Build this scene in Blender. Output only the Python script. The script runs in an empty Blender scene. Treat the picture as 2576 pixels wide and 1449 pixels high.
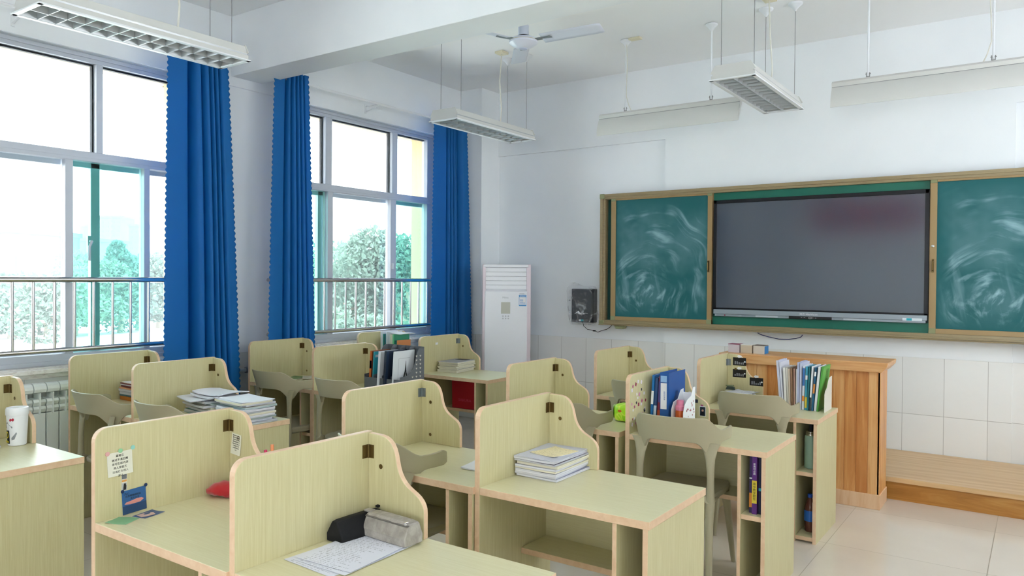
import bpy, bmesh, math, random
from mathutils import Vector, Matrix
R = math.radians
rnd = random.Random(7)
SC = bpy.context.scene
COL = SC.collection

# ---------------------------------------------------------------- camera
cam_d = bpy.data.cameras.new('camera'); cam = bpy.data.objects.new('camera', cam_d); COL.objects.link(cam)
F_PX, YAW, PITCH, ROLL = 1913.0, 0.60969131, 0.01367927, 0.00687638
cam_d.sensor_width = 36.0; cam_d.lens = F_PX / 2576 * 36.0
cam_d.clip_start = 0.05; cam_d.clip_end = 2000
_f = Vector((-math.sin(YAW) * math.cos(PITCH), math.cos(YAW) * math.cos(PITCH), -math.sin(PITCH)))
_r = Vector((math.cos(YAW), math.sin(YAW), 0)); _u = _r.cross(_f)
_r2 = _r * math.cos(ROLL) + _u * math.sin(ROLL); _u2 = -_r * math.sin(ROLL) + _u * math.cos(ROLL)
cam.matrix_world = Matrix(((_r2.x, _u2.x, -_f.x, 0), (_r2.y, _u2.y, -_f.y, 0), (_r2.z, _u2.z, -_f.z, 1.6), (0, 0, 0, 1)))
SC.camera = cam

# ---------------------------------------------------------------- world, sun, daylight, fill
W = bpy.data.worlds.new('sky'); SC.world = W; W.use_nodes = True
nt = W.node_tree; nt.nodes.clear()
wo = nt.nodes.new('ShaderNodeOutputWorld'); bg = nt.nodes.new('ShaderNodeBackground')
tc = nt.nodes.new('ShaderNodeTexCoord'); sp = nt.nodes.new('ShaderNodeSeparateXYZ'); rp = nt.nodes.new('ShaderNodeValToRGB')
nt.links.new(tc.outputs['Generated'], sp.inputs[0]); nt.links.new(sp.outputs['Z'], rp.inputs[0])
rp.color_ramp.elements[0].position = 0.0; rp.color_ramp.elements[0].color = (0.93, 0.96, 1.0, 1)
rp.color_ramp.elements[1].position = 0.6; rp.color_ramp.elements[1].color = (0.80, 0.90, 1.0, 1)
nt.links.new(rp.outputs[0], bg.inputs[0]); bg.inputs[1].default_value = 3.1
nt.links.new(bg.outputs[0], wo.inputs[0])
sd = bpy.data.lights.new('sun', 'SUN'); sd.energy = 6.5; sd.angle = R(12); sd.color = (1, 0.97, 0.92)
so = bpy.data.objects.new('sun', sd); COL.objects.link(so)
so.rotation_euler = Vector((-0.62, 0.25, -0.85)).to_track_quat('-Z', 'Y').to_euler()

def area(name, loc, direction, sx, sy, power, color=(1, 1, 1)):
    d = bpy.data.lights.new(name, 'AREA'); d.shape = 'RECTANGLE'; d.size = sx; d.size_y = sy; d.energy = power; d.color = color
    o = bpy.data.objects.new(name, d); COL.objects.link(o); o.location = loc
    o.rotation_euler = Vector(direction).to_track_quat('-Z', 'Y').to_euler()
    return o
# lamps added outside unseen openings: soft light from the corridor, fill from behind
area('daylight_corridor', (1.95, 5.0, 1.9), (-1, 0, 0), 1.5, 2.4, 6, (0.97, 0.99, 1.0))
area('fill_rear', (0.4, -3.4, 1.7), (0, 1, 0), 1.8, 1.5, 14, (0.95, 0.98, 1.0))

SC.view_settings.view_transform = 'Standard'; SC.view_settings.look = 'None'
SC.view_settings.gamma = 1.0; SC.view_settings.use_curve_mapping = False
SC.view_settings.exposure = 1.33
cy = SC.cycles
cy.max_bounces = 9; cy.diffuse_bounces = 6; cy.glossy_bounces = 4; cy.transmission_bounces = 6; cy.transparent_max_bounces = 12; cy.volume_bounces = 3
cy.use_denoising = True; cy.use_adaptive_sampling = True; cy.adaptive_threshold = 0.02
cy.sample_clamp_indirect = 6.0; cy.caustics_reflective = False; cy.caustics_refractive = False
cy.blur_glossy = 0.5

# ---------------------------------------------------------------- material helpers
def lin(h):
    h = h.lstrip('#'); c = [int(h[i:i + 2], 16) / 255 for i in (0, 2, 4)]
    return tuple((x / 12.92 if x <= 0.04045 else ((x + 0.055) / 1.055) ** 2.4) for x in c) + (1,)
MATS = {}
def mat(name, color='#ffffff', rough=0.5, metal=0.0, spec=0.5, trans=0.0, alpha=1.0, ior=1.45, emit=None, coat=0.0, sheen=0.0):
    if name in MATS: return MATS[name]
    m = bpy.data.materials.new(name); m.use_nodes = True
    b = m.node_tree.nodes['Principled BSDF']
    b.inputs['Base Color'].default_value = lin(color) if isinstance(color, str) else color
    b.inputs['Roughness'].default_value = rough; b.inputs['Metallic'].default_value = metal
    b.inputs['Specular IOR Level'].default_value = spec; b.inputs['IOR'].default_value = ior
    b.inputs['Transmission Weight'].default_value = trans; b.inputs['Alpha'].default_value = alpha
    b.inputs['Coat Weight'].default_value = coat; b.inputs['Sheen Weight'].default_value = sheen
    if emit: b.inputs['Emission Color'].default_value = lin(emit[0]); b.inputs['Emission Strength'].default_value = emit[1]
    MATS[name] = m
    return m
def nodes(m): return m.node_tree.nodes, m.node_tree.links, m.node_tree.nodes['Principled BSDF']
def tex_coord(m, scale, kind='Object', rot=(0, 0, 0)):
    N, L, b = nodes(m)
    t = N.new('ShaderNodeTexCoord'); mp = N.new('ShaderNodeMapping'); L.new(t.outputs[kind], mp.inputs[0])
    mp.inputs['Scale'].default_value = scale; mp.inputs['Rotation'].default_value = rot
    return mp.outputs[0]
def noise(m, vec, scale=1.0, detail=3.0, rough=0.5, dist=0.0):
    N, L, b = nodes(m); n = N.new('ShaderNodeTexNoise')
    n.inputs['Scale'].default_value = scale; n.inputs['Detail'].default_value = detail
    n.inputs['Roughness'].default_value = rough; n.inputs['Distortion'].default_value = dist
    L.new(vec, n.inputs['Vector']); return n.outputs[0]
def ramp(m, fac, stops):
    N, L, b = nodes(m); r = N.new('ShaderNodeValToRGB'); L.new(fac, r.inputs[0])
    e = r.color_ramp.elements
    while len(e) < len(stops): e.new(0.5)
    for i, (p, c) in enumerate(stops): e[i].position = p; e[i].color = lin(c) if isinstance(c, str) else c
    return r.outputs[0]
def to_color(m, out): nodes(m)[1].new(out, nodes(m)[2].inputs['Base Color'])
def bump(m, out, strength=0.2, dist=0.002):
    N, L, b = nodes(m); n = N.new('ShaderNodeBump'); n.inputs['Strength'].default_value = strength
    n.inputs['Distance'].default_value = dist; L.new(out, n.inputs['Height']); L.new(n.outputs[0], b.inputs['Normal'])
def grain_mat(name, scale, stops, rough=0.45, bmp=0.05, detail=4, dist=0.4, spec=0.5, coat=0.0):
    m = mat(name, rough=rough, spec=spec, coat=coat); v = tex_coord(m, scale)
    n = noise(m, v, 1.0, detail, 0.6, dist); to_color(m, ramp(m, n, stops))
    if bmp: bump(m, n, bmp, 0.001)
    return m
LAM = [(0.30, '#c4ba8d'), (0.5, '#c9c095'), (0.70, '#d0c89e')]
LAMT = [(0.30, '#d6ceA4'), (0.5, '#dad3ab'), (0.70, '#dfd9b4')]  # same laminate toned lighter, putting the light on the tops into colour
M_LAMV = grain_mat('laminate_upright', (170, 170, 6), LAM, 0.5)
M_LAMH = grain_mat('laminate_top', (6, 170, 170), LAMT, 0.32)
M_EDGE = grain_mat('edge_band', (30, 30, 30), [(0.3, '#d9b592'), (0.7, '#e4c5a4')], 0.45, 0.0)
M_WALL = mat('wall_paint', '#eceff2', 0.75); _n = noise(M_WALL, tex_coord(M_WALL, (1.3, 1.3, 1.3)), 1.2, 4); to_color(M_WALL, ramp(M_WALL, _n, [(0.3, '#edf1f5'), (0.7, '#f3f6f9')]))
bump(M_WALL, noise(M_WALL, tex_coord(M_WALL, (60, 60, 60)), 1.0, 4), 0.06, 0.002)
M_CEIL = mat('ceiling_paint', '#f5f6f7', 0.85)
M_WHITE = mat('white_plastic', '#eceef1', 0.35)
M_PVC = mat('window_pvc', '#cbd0da', 0.35)
M_GASKET = mat('rubber_gasket', '#15151c', 0.6)
M_STEEL = mat('brushed_steel', '#c9c5c3', 0.22, 1.0)
M_CHROME = mat('chrome', '#d8d8d8', 0.12, 1.0)
M_BRASS = mat('aged_brass', '#6f5b36', 0.4, 0.8)
M_ZINC = mat('grey_zinc', '#8f979b', 0.4, 0.8)
M_BLACK = mat('black_plastic', '#16181c', 0.4)
M_PAPER = mat('paper', '#e6e6ea', 0.85)
M_CREAM = mat('cream_paper', '#e9e2c8', 0.85)

def grid_tile(name, su, sv, ou, ov, axes, tile_stops, joint, jw, rough, vary=1.0, bmpd=0.3, spec=0.5):
    """tiles of su x sv metres laid along the two world axes, thin joints between"""
    m = mat(name, rough=rough, spec=spec); N, L, b = nodes(m)
    g = N.new('ShaderNodeNewGeometry'); s = N.new('ShaderNodeSeparateXYZ'); L.new(g.outputs['Position'], s.inputs[0])
    def M(op, a, c):
        n = N.new('ShaderNodeMath'); n.operation = op
        for i, x in enumerate((a, c)):
            if x is None: continue
            if isinstance(x, (int, float)): n.inputs[i].default_value = x
            else: L.new(x, n.inputs[i])
        return n.outputs[0]
    outs = []
    ids = []
    for ax, size, off in ((axes[0], su, ou), (axes[1], sv, ov)):
        u = M('DIVIDE', M('SUBTRACT', s.outputs[ax], off), size)
        fr = M('FRACT', u, None); ids.append(M('FLOOR', u, None))
        d = M('MINIMUM', fr, M('SUBTRACT', 1.0, fr))
        outs.append(M('LESS_THAN', d, jw / 2 / size))
    j = M('MAXIMUM', outs[0], outs[1])
    cmb = N.new('ShaderNodeCombineXYZ'); L.new(ids[0], cmb.inputs[0]); L.new(ids[1], cmb.inputs[1])
    wn = N.new('ShaderNodeTexWhiteNoise'); wn.noise_dimensions = '2D'; L.new(cmb.outputs[0], wn.inputs['Vector'])
    nz = noise(m, g.outputs['Position'], 2.2, 5)
    mixf = M('ADD', M('MULTIPLY', wn.outputs['Value'], 0.35 * vary), M('MULTIPLY', nz, 0.65))
    c = ramp(m, mixf, tile_stops)
    mx = N.new('ShaderNodeMixRGB'); L.new(j, mx.inputs[0]); L.new(c, mx.inputs[1]); mx.inputs[2].default_value = lin(joint)
    to_color(m, mx.outputs[0])
    inv = M('SUBTRACT', 1.0, j); bump(m, inv, bmpd, 0.002)
    rr = M('ADD', M('MULTIPLY', j, 0.5), rough); L.new(rr, b.inputs['Roughness'])
    return m
M_FLOOR = grid_tile('floor_tile', 0.83, 0.845, -1.06, 4.875, ('X', 'Y'), [(0.3, '#d8ccbd'), (0.7, '#e2d8cb')], '#a39785', 0.004, 0.12, 0.6, 0.1, 0.55)
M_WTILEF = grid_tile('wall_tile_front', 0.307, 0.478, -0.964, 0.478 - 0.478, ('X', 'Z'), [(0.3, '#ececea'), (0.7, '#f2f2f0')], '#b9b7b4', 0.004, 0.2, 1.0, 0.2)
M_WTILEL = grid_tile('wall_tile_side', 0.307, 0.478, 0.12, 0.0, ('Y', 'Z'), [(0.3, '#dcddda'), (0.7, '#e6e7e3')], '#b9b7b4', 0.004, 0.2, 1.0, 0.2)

# ---------------------------------------------------------------- mesh helpers
class MB:
    def __init__(s): s.v = []; s.f = []; s.m = []
    def add(s, vs, fs, mi=0):
        o = len(s.v); s.v += [tuple(v) for v in vs]
        s.f += [tuple(i + o for i in f) for f in fs]; s.m += [mi] * len(fs); return s
    def box(s, a, b, mi=0, rz=0.0, piv=None):
        x0, y0, z0 = a; x1, y1, z1 = b
        vs = [(x, y, z) for z in (z0, z1) for y in (y0, y1) for x in (x0, x1)]
        if rz:
            px, py = piv if piv else ((x0 + x1) / 2, (y0 + y1) / 2); c, n = math.cos(rz), math.sin(rz)
            vs = [(px + (x - px) * c - (y - py) * n, py + (x - px) * n + (y - py) * c, z) for x, y, z in vs]
        return s.add(vs, [(0, 2, 3, 1), (4, 5, 7, 6), (0, 1, 5, 4), (2, 6, 7, 3), (0, 4, 6, 2), (1, 3, 7, 5)], mi)
    def prism(s, poly, axis, a, b, mi=0, mside=None):
        """poly of (u,v); axis 'x': (u,v)=(y,z); 'y': (x,z); 'z': (x,y)"""
        def P(u, v, w): return {'x': (w, u, v), 'y': (u, w, v), 'z': (u, v, w)}[axis]
        n = len(poly); vs = [P(u, v, a) for u, v in poly] + [P(u, v, b) for u, v in poly]
        s.add(vs, [tuple(range(n - 1, -1, -1)), tuple(range(n, 2 * n))], mi)
        o = len(s.v) - 2 * n
        for i in range(n):
            j = (i + 1) % n; s.f.append((o + i, o + j, o + n + j, o + n + i)); s.m.append(mi if mside is None else mside)
        return s
    def tube(s, path, r, n=8, mi=0, cap=True, flat=1.0):
        pts = [Vector(p) for p in path]; rs = r if isinstance(r, (list, tuple)) else [r] * len(pts); fs_ = flat if isinstance(flat, (list, tuple)) else [flat] * len(pts)
        rings = []; up = None
        for i, p in enumerate(pts):
            t = (pts[min(i + 1, len(pts) - 1)] - pts[max(i - 1, 0)]).normalized()
            if up is None: up = Vector((0, 0, 1)) if abs(t.z) < 0.9 else Vector((1, 0, 0))
            a = (up - t * up.dot(t)).normalized(); up = a; b = t.cross(a)
            rings.append([p + (a * math.cos(2 * math.pi * k / n) + b * math.sin(2 * math.pi * k / n) * fs_[i]) * rs[i] for k in range(n)])
        vs = [v for ring in rings for v in ring]; fs = []
        for i in range(len(rings) - 1):
            for k in range(n): fs.append((i * n + k, i * n + (k + 1) % n, (i + 1) * n + (k + 1) % n, (i + 1) * n + k))
        if cap: fs.append(tuple(range(n - 1, -1, -1))); fs.append(tuple(range(len(vs) - n, len(vs))))
        return s.add(vs, fs, mi)
    def lathe(s, prof, c=(0, 0, 0), n=24, mi=0, ms=None, cap=True):
        vs = []; fs = []; mm = []
        for r, z in prof:
            for k in range(n): a = 2 * math.pi * k / n; vs.append((c[0] + r * math.cos(a), c[1] + r * math.sin(a), c[2] + z))
        o = len(s.v); s.v += vs
        for i in range(len(prof) - 1):
            for k in range(n):
                s.f.append((o + i * n + k, o + i * n + (k + 1) % n, o + (i + 1) * n + (k + 1) % n, o + (i + 1) * n + k)); s.m.append(ms[i] if ms else mi)
        if cap:
            s.f.append(tuple(o + k for k in range(n - 1, -1, -1))); s.m.append(ms[0] if ms else mi)
            s.f.append(tuple(o + (len(prof) - 1) * n + k for k in range(n))); s.m.append(ms[-1] if ms else mi)
        return s
    def grid(s, fn, nu, nv, mi=0, closed_u=False):
        vs = [fn(i / nu, j / nv) for j in range(nv + 1) for i in range(nu + 1)]
        fs = [(j * (nu + 1) + i, j * (nu + 1) + i + 1, (j + 1) * (nu + 1) + i + 1, (j + 1) * (nu + 1) + i) for j in range(nv) for i in range(nu)]
        return s.add(vs, fs, mi)
    def xf(s, M):
        s.v = [tuple(M @ Vector(v)) for v in s.v]; return s
    def build(s, name, mats, parent=None, loc=(0, 0, 0), rot=(0, 0, 0), smooth=None, bevel=0.0, solid=0.0, sub=0, seg=2):
        me = bpy.data.meshes.new(name); me.from_pydata(s.v, [], s.f)
        mats = mats if isinstance(mats, (list, tuple)) else [mats]
        for m in mats: me.materials.append(m)
        if len(mats) > 1: me.polygons.foreach_set('material_index', s.m)
        bm = bmesh.new(); bm.from_mesh(me); bmesh.ops.remove_doubles(bm, verts=bm.verts, dist=1e-6)
        bmesh.ops.recalc_face_normals(bm, faces=bm.faces); bm.to_mesh(me); bm.free()
        o = bpy.data.objects.new(name, me); COL.objects.link(o); o.location = loc; o.rotation_euler = rot
        if parent: o.parent = parent
        if smooth is not None:
            me.polygons.foreach_set('use_smooth', [True] * len(me.polygons)); me.set_sharp_from_angle(angle=R(smooth))
        if solid: md = o.modifiers.new('solid', 'SOLIDIFY'); md.thickness = solid; md.offset = 0
        if bevel: md = o.modifiers.new('bevel', 'BEVEL'); md.width = bevel; md.segments = seg; md.limit_method = 'ANGLE'; md.angle_limit = R(40)
        if sub: md = o.modifiers.new('sub', 'SUBSURF'); md.levels = sub; md.render_levels = sub
        me.update(); return o
def tag(o, label, cat, group=None, kind=None):
    o['label'] = label; o['category'] = cat
    if group: o['group'] = group
    if kind: o['kind'] = kind
    return o
def thing(name, label, cat, loc=(0, 0, 0), rz=0.0, group=None):
    o = bpy.data.objects.new(name, None); COL.objects.link(o); o.location = loc; o.rotation_euler = (0, 0, rz)
    o.empty_display_size = 0.1
    return tag(o, label, cat, group)
def struct(o, label=None):
    o['kind'] = 'structure'
    if label: o['label'] = label
    return o
def dup(root, loc, rz=0.0, label=None, group=None):
    c = root.copy(); COL.objects.link(c); c.location = loc; c.rotation_euler = (0, 0, rz)
    if label: c['label'] = label
    if group: c['group'] = group
    for ch in list(root.children):
        d = ch.copy(); COL.objects.link(d); d.parent = c
        for g in list(ch.children):
            e = g.copy(); COL.objects.link(e); e.parent = d
    return c
def box(name, a, b, m, parent=None, bevel=0.0, **k): return MB().box(a, b).build(name, m, parent, bevel=bevel, **k)
def text_mesh(name, body, size, m, parent=None, loc=(0, 0, 0), rot=(0, 0, 0), extrude=0.0004, align='CENTER', sx=1.0):
    cu = bpy.data.curves.new(name, 'FONT'); cu.body = body; cu.size = size; cu.extrude = extrude; cu.align_x = align; cu.align_y = 'CENTER'; cu.resolution_u = 2
    t = bpy.data.objects.new(name, cu); COL.objects.link(t)
    dg = bpy.context.evaluated_depsgraph_get(); dg.update()
    me = bpy.data.meshes.new_from_object(t.evaluated_get(dg)); bpy.data.objects.remove(t); bpy.data.curves.remove(cu)
    me.name = name; me.materials.clear(); me.materials.append(m)
    o = bpy.data.objects.new(name, me); COL.objects.link(o); o.location = loc; o.rotation_euler = rot; o.scale = (sx, 1, 1)
    if parent: o.parent = parent
    return o
def arc(cx, cz, r, a0, a1, n=6): return [(cx + r * math.cos(R(a0 + (a1 - a0) * i / n)), cz + r * math.sin(R(a0 + (a1 - a0) * i / n))) for i in range(n + 1)]

# ---------------------------------------------------------------- room shell
XL, XR, YB, YF, ZC = -5.5, 1.6, -3.0, 7.15, 3.73
XO = -5.87                    # outer face of the window wall
XP = -5.2                     # face of the corner pilaster
struct(box('floor', (XO, YB - 0.3, -0.25), (XR + 0.3, YF + 0.3, 0), M_FLOOR))
struct(box('ceiling', (XO - 0.1, YB - 0.6, ZC), (XR + 3.6, YF + 0.4, ZC + 0.25), M_CEIL))  # runs out past the walls, extended to keep sun off the openings
W1 = (0.95, 3.48, 0.955, 3.165); W2 = (4.27, 6.46, 0.955, 3.165); W0 = (-2.0, 0.35, 0.955, 3.165)
M_YEL = mat('yellow_facade', '#c9b48e', 0.8)
def wall_left():
    b = MB()
    ys = [YB - 0.3]
    for w in (W0, W1, W2): ys += [w[0], w[1]]
    ys.append(YF + 0.3)
    for k in range(0, len(ys), 2):                      # piers
        b.box((XO, ys[k], 0.955), (XL - 0.02, ys[k + 1], 3.165), 0)
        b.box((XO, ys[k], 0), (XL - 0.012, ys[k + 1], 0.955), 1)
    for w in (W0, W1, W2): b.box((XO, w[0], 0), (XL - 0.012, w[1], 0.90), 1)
    b.box((XO, YB - 0.3, 3.165), (XL, YF + 0.3, ZC), 0)
    return b.build('wall_left', [M_WALL, M_WTILEL])
struct(wall_left())
struct(box('trim_1', (XL, 6.83, 0.955), (XP, YF + 0.03, ZC), M_WALL))
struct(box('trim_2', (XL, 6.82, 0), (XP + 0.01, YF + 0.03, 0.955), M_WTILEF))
def wall_front():
    b = MB()
    b.box((XL, YF, 3.0), (XR + 0.3, YF + 0.3, ZC), 0)
    b.box((-3.13, YF, 0.955), (-0.19, YF + 0.3, 3.0), 0)
    b.box((XL, YF + 0.032, 0.955), (-3.13, YF + 0.3, 3.0), 0)
    b.box((-0.19, YF + 0.032, 0.955), (XR + 0.3, YF + 0.3, 3.0), 0)
    b.box((-3.13, YF + 0.004, 0), (-0.19, YF + 0.3, 0.955), 1)
    b.box((XL, YF + 0.028, 0), (-3.13, YF + 0.3, 0.955), 1)
    b.box((-0.19, YF + 0.028, 0), (XR + 0.3, YF + 0.3, 0.955), 1)
    return b.build('wall_front', [M_WALL, M_WTILEF])
struct(wall_front())
def wall_right():
    b = MB(); x0, x1 = XR, XR + 0.25
    b.box((x0, YB - 0.3, 0), (x1, YF + 0.3, 1.1)); b.box((x0, YB - 0.3, 2.7), (x1, YF + 0.3, ZC))
    b.box((x0, YB - 0.3, 1.1), (x1, 0.6, 2.7)); b.box((x0, 0.6, 1.1), (x1, 2.4, 2.1)); b.box((x0, 2.4, 1.1), (x1, 4.2, 2.7)); b.box((x0, 4.2, 1.1), (x1, 6.2, 1.6)); b.box((x0, 6.2, 1.1), (x1, YF + 0.3, 2.7))
    return b.build('wall_right', M_WALL)
struct(wall_right())
def wall_back():
    b = MB(); y0, y1 = YB - 0.25, YB
    b.box((XO, y0, 0), (XR + 0.25, y1, 0.95)); b.box((XO, y0, 2.45), (XR + 0.25, y1, ZC))
    b.box((XO, y0, 0.95), (-0.5, y1, 2.45)); b.box((1.35, y0, 0.95), (XR + 0.25, y1, 2.45))  # unseen rear opening, added for the fill lamp behind it
    return b.build('wall_back', M_WALL)
struct(wall_back())
struct(box('trim_3', (XL, 3.82, 3.24), (XR, 4.115, ZC), M_WALL, bevel=0.004))           # beam across the ceiling
# exterior yellow reveals and head around the window openings (facade lining)
def facade(w, n):
    y0, y1, z0, z1 = w; b = MB()
    b.box((XO - 0.02, y0 - 0.02, z1 - 0.006), (-5.66, y1 + 0.02, z1 + 0.0)); b.box((XO - 0.02, y1 - 0.008, z0), (-5.66, y1 + 0.0, z1)); b.box((XO - 0.02, y0, z0), (-5.66, y0 + 0.008, z1))
    b.box((-6.02, y0 - 0.75, 3.163), (XO - 0.02, y1 + 0.75, 3.6)); b.box((XO - 0.05, y1, -1.6), (XO, y1 + 0.75, 6.0)); b.box((XO - 0.05, y0 - 0.75, -1.6), (XO, y0, 6.0))
    return struct(b.build('trim_%d' % n, M_YEL))
facade(W1, 4); facade(W2, 5)

# windows ------------------------------------------------------------------
def glass(name, tint, a):
    m = bpy.data.materials.new(name); m.use_nodes = True; N = m.node_tree.nodes; L = m.node_tree.links; N.clear()
    o = N.new('ShaderNodeOutputMaterial'); t = N.new('ShaderNodeBsdfTransparent'); g = N.new('ShaderNodeBsdfGlossy'); x = N.new('ShaderNodeMixShader')
    t.inputs[0].default_value = lin(tint); g.inputs['Roughness'].default_value = 0.03
    fr = N.new('ShaderNodeFresnel'); fr.inputs[0].default_value = 1.3; L.new(fr.outputs[0], x.inputs[0]); L.new(t.outputs[0], x.inputs[1]); L.new(g.outputs[0], x.inputs[2]); L.new(x.outputs[0], o.inputs[0])
    return m
G_CLEAR = glass('clear_glass', '#f6fafa', 1); G_TEAL = glass('teal_tinted_glass', '#d6f6f1', 1)
XW0, XW1 = -5.66, -5.585      # frame depth
def window(n, w, upper, low_m, panes, stiles, handle=None, latch=None):
    y0, y1, z0, z1 = w
    root = bpy.data.objects.new('window_%d' % n, None); COL.objects.link(root); struct(root)
    z0 += 0.02
    fr = MB(); X0, X1 = XW0, XW1
    fr.box((X0, y0, z1 - 0.055), (X1, y1, z1)); fr.box((X0, y0, z0), (X1, y1, z0 + 0.075))
    fr.box((X0, y0, z0), (X1, y0 + 0.05, z1)); fr.box((X0, y1 - 0.05, z0), (X1, y1, z1))
    fr.box((X0, y0, 2.405), (X1, y1, 2.475))
    for a, b_ in upper: fr.box((X0, a, 2.475), (X1, b_, z1 - 0.055))
    for a, b_ in low_m: fr.box((X0 + 0.005, a, z0 + 0.075), (X1 + 0.006, b_, 2.41))
    # step lines of the profile
    fr.box((X1, y0 + 0.012, z1 - 0.028), (X1 + 0.012, y1 - 0.012, z1)); fr.box((X1, y0, 2.405), (X1 + 0.012, y1, 2.43))
    fr.box((X1, y0, z0), (X1 + 0.015, y1, z0 + 0.03))
    fr.build('window_frame', M_PVC, root, bevel=0.003)
    gs = MB(); xs = X0 - 0.002
    ye = [y0 + 0.05] + [v for u in upper for v in u] + [y1 - 0.05]
    for k in range(0, len(ye), 2):
        a, b_ = ye[k], ye[k + 1]; zt = z1 - 0.055
        gs.box((xs, a, zt - 0.012), (xs + 0.03, b_, zt)); gs.box((xs, b_ - 0.010, 2.475), (xs + 0.03, b_, zt))
    gs.build('gasket', M_GASKET, root)
    for k in range(0, len(ye), 2): box('pane', (-5.630, ye[k], 2.475), (-5.626, ye[k + 1], z1 - 0.055), G_CLEAR, root)
    for a, b_, g in panes: box('pane', (-5.625, a, z0 + 0.075), (-5.621, b_, 2.405), g, root)
    for a, b_ in stiles:
        MB().box((X0 - 0.05, a, z0 + 0.03), (X0 - 0.008, b_, 2.43)).build('outer_stile', M_PVC, root, bevel=0.003)
    if stiles:
        MB().box((X0 - 0.05, y0 + 0.05, 2.37), (X0 - 0.008, y1 - 0.05, 2.43)).box((X0 - 0.05, y0 + 0.05, z0 + 0.03), (X0 - 0.008, y1 - 0.05, z0 + 0.1)).build('outer_track', M_PVC, root, bevel=0.003)
    if handle:
        h = MB().tube([(X0 + 0.02, handle, 1.84), (X0 + 0.05, handle, 1.84), (X0 + 0.055, handle - 0.02, 1.80), (X0 + 0.055, handle - 0.02, 1.70)], 0.009, 8)
        h.box((X0, handle - 0.014, 1.76), (X0 + 0.02, handle + 0.014, 1.88)); h.build('handle', M_PVC, root, smooth=40)
    if latch: box('latch', (X1 + 0.005, latch - 0.012, 1.68), (X1 + 0.022, latch + 0.012, 1.74), M_WHITE, root, bevel=0.003)
    return root
window(1, W1, [(2.775, 2.822)], [(1.70, 1.755), (2.56, 2.612), (3.125, 3.17)],
       [(1.0, 1.70, G_TEAL), (1.755, 2.56, G_CLEAR), (2.612, 3.125, G_TEAL), (3.17, 3.43, G_CLEAR)], [(2.775, 2.84)], handle=2.755)
window(2, W2, [(4.90, 4.98), (5.80, 5.878)], [(4.925, 4.99), (5.775, 5.855)],
       [(4.32, 4.925, G_TEAL), (4.99, 5.775, G_CLEAR), (5.855, 6.345, G_TEAL)], [(4.88, 4.95)], latch=5.80)
box('frame_liner', (XW0, 6.345, 0.975), (XW1 + 0.004, 6.462, 3.165), M_PVC, bpy.data.objects['window_2'], bevel=0.003)
window(3, W0, [(-0.9, -0.85)], [(-0.9, -0.85)], [(-1.95, -0.9, G_CLEAR), (-0.85, 0.3, G_CLEAR)], [])
M_SILL = mat('marble_sill', '#e9e4df', 0.3); to_color(M_SILL, ramp(M_SILL, noise(M_SILL, tex_coord(M_SILL, (3, 14, 30)), 1.0, 6, 0.6, 1.5), [(0.35, '#d8cec8'), (0.5, '#ece8e2'), (0.7, '#f2efea')]))
for k, w in enumerate((W1, W2, W0)):
    struct(MB().box((-5.60, w[0] - 0.0, 0.90), (XL + 0.0, w[1] + 0.0, 0.975)).box((XL, w[0] - 0.06, 0.935), (XL + 0.045, w[1] + 0.06, 0.965)).box((XO - 0.06, w[0], 0.90), (-5.6, w[1], 0.95)).build('trim_%d' % (6 + k), M_SILL, bevel=0.005))

def guard_rail(name, y0, y1, ybars, label):
    t = thing(name, label, 'railing', (-5.44, (y0 + y1) / 2, 1.09)); c = (y0 + y1) / 2
    MB().tube([(0, y0 - c, 0.475), (0, y1 - c, 0.475)], 0.019, 14).build('top_rail', M_STEEL, t, smooth=40)
    MB().tube([(0, y0 - c, 0.0), (0, y1 - c, 0.0)], 0.016, 14).build('bottom_rail', M_STEEL, t, smooth=40)
    for y in ybars: MB().tube([(0, y - c, 0.0), (0, y - c, 0.47)], 0.0095, 10).build('baluster', M_STEEL, t, smooth=40)
    for y in (y0, y1):
        for z in (0, 0.475): MB().tube([(-0.078, y - c, z), (0.0, y - c, z)], 0.016, 10).build('wall_bracket', M_STEEL, t, smooth=40)
guard_rail('window_guard_rail', 0.93, 3.42, [2.17 - 0.13 * k for k in range(9, 0, -1)] + [2.17, 2.295, 2.427, 2.555, 2.683, 2.815, 2.945, 3.08, 3.21, 3.33], 'tubular steel guard rail across the window with the blue-grey building beyond')
guard_rail('window_guard_rail', 4.20, 6.52, [4.25, 4.38, 4.51, 4.63, 4.762, 4.892, 5.025, 5.157, 5.289, 5.419, 5.546, 5.678, 5.801, 5.927, 6.057, 6.19, 6.32, 6.44], 'tubular steel guard rail across the window nearest the front corner')

# curtain tracks and curtains ----------------------------------------------------
def curtain_track(y0, y1, label, brs):
    t = thing('curtain_rail', label, 'curtain rail', (-5.30, (y0 + y1) / 2, 3.275)); c = (y0 + y1) / 2
    MB().tube([(0, y0 - c, 0), (0, y1 - c, 0)], 0.011, 10).build('rod', M_WHITE, t, smooth=40)
    for y in brs:
        MB().box((-0.20, y - c - 0.012, -0.07), (-0.192, y - c + 0.012, 0.02)).tube([(-0.195, y - c, -0.05), (-0.04, y - c, -0.015), (0, y - c, -0.008)], 0.006, 6).tube([(-0.195, y - c, 0.0), (0, y - c, 0.0)], 0.005, 6).build('bracket', M_WHITE, t)
curtain_track(0.5, 3.66, 'white curtain rod above the window with the blue-grey building', [0.7, 2.2, 3.3])
curtain_track(3.99, 6.70, 'white curtain rod above the window nearest the front corner', [5.33, 6.5])
M_CURT = mat('blue_curtain_fabric', '#0a6cb4', 0.6)
_v = tex_coord(M_CURT, (400, 400, 400)); bump(M_CURT, noise(M_CURT, _v, 1, 2), 0.15, 0.001)
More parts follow.
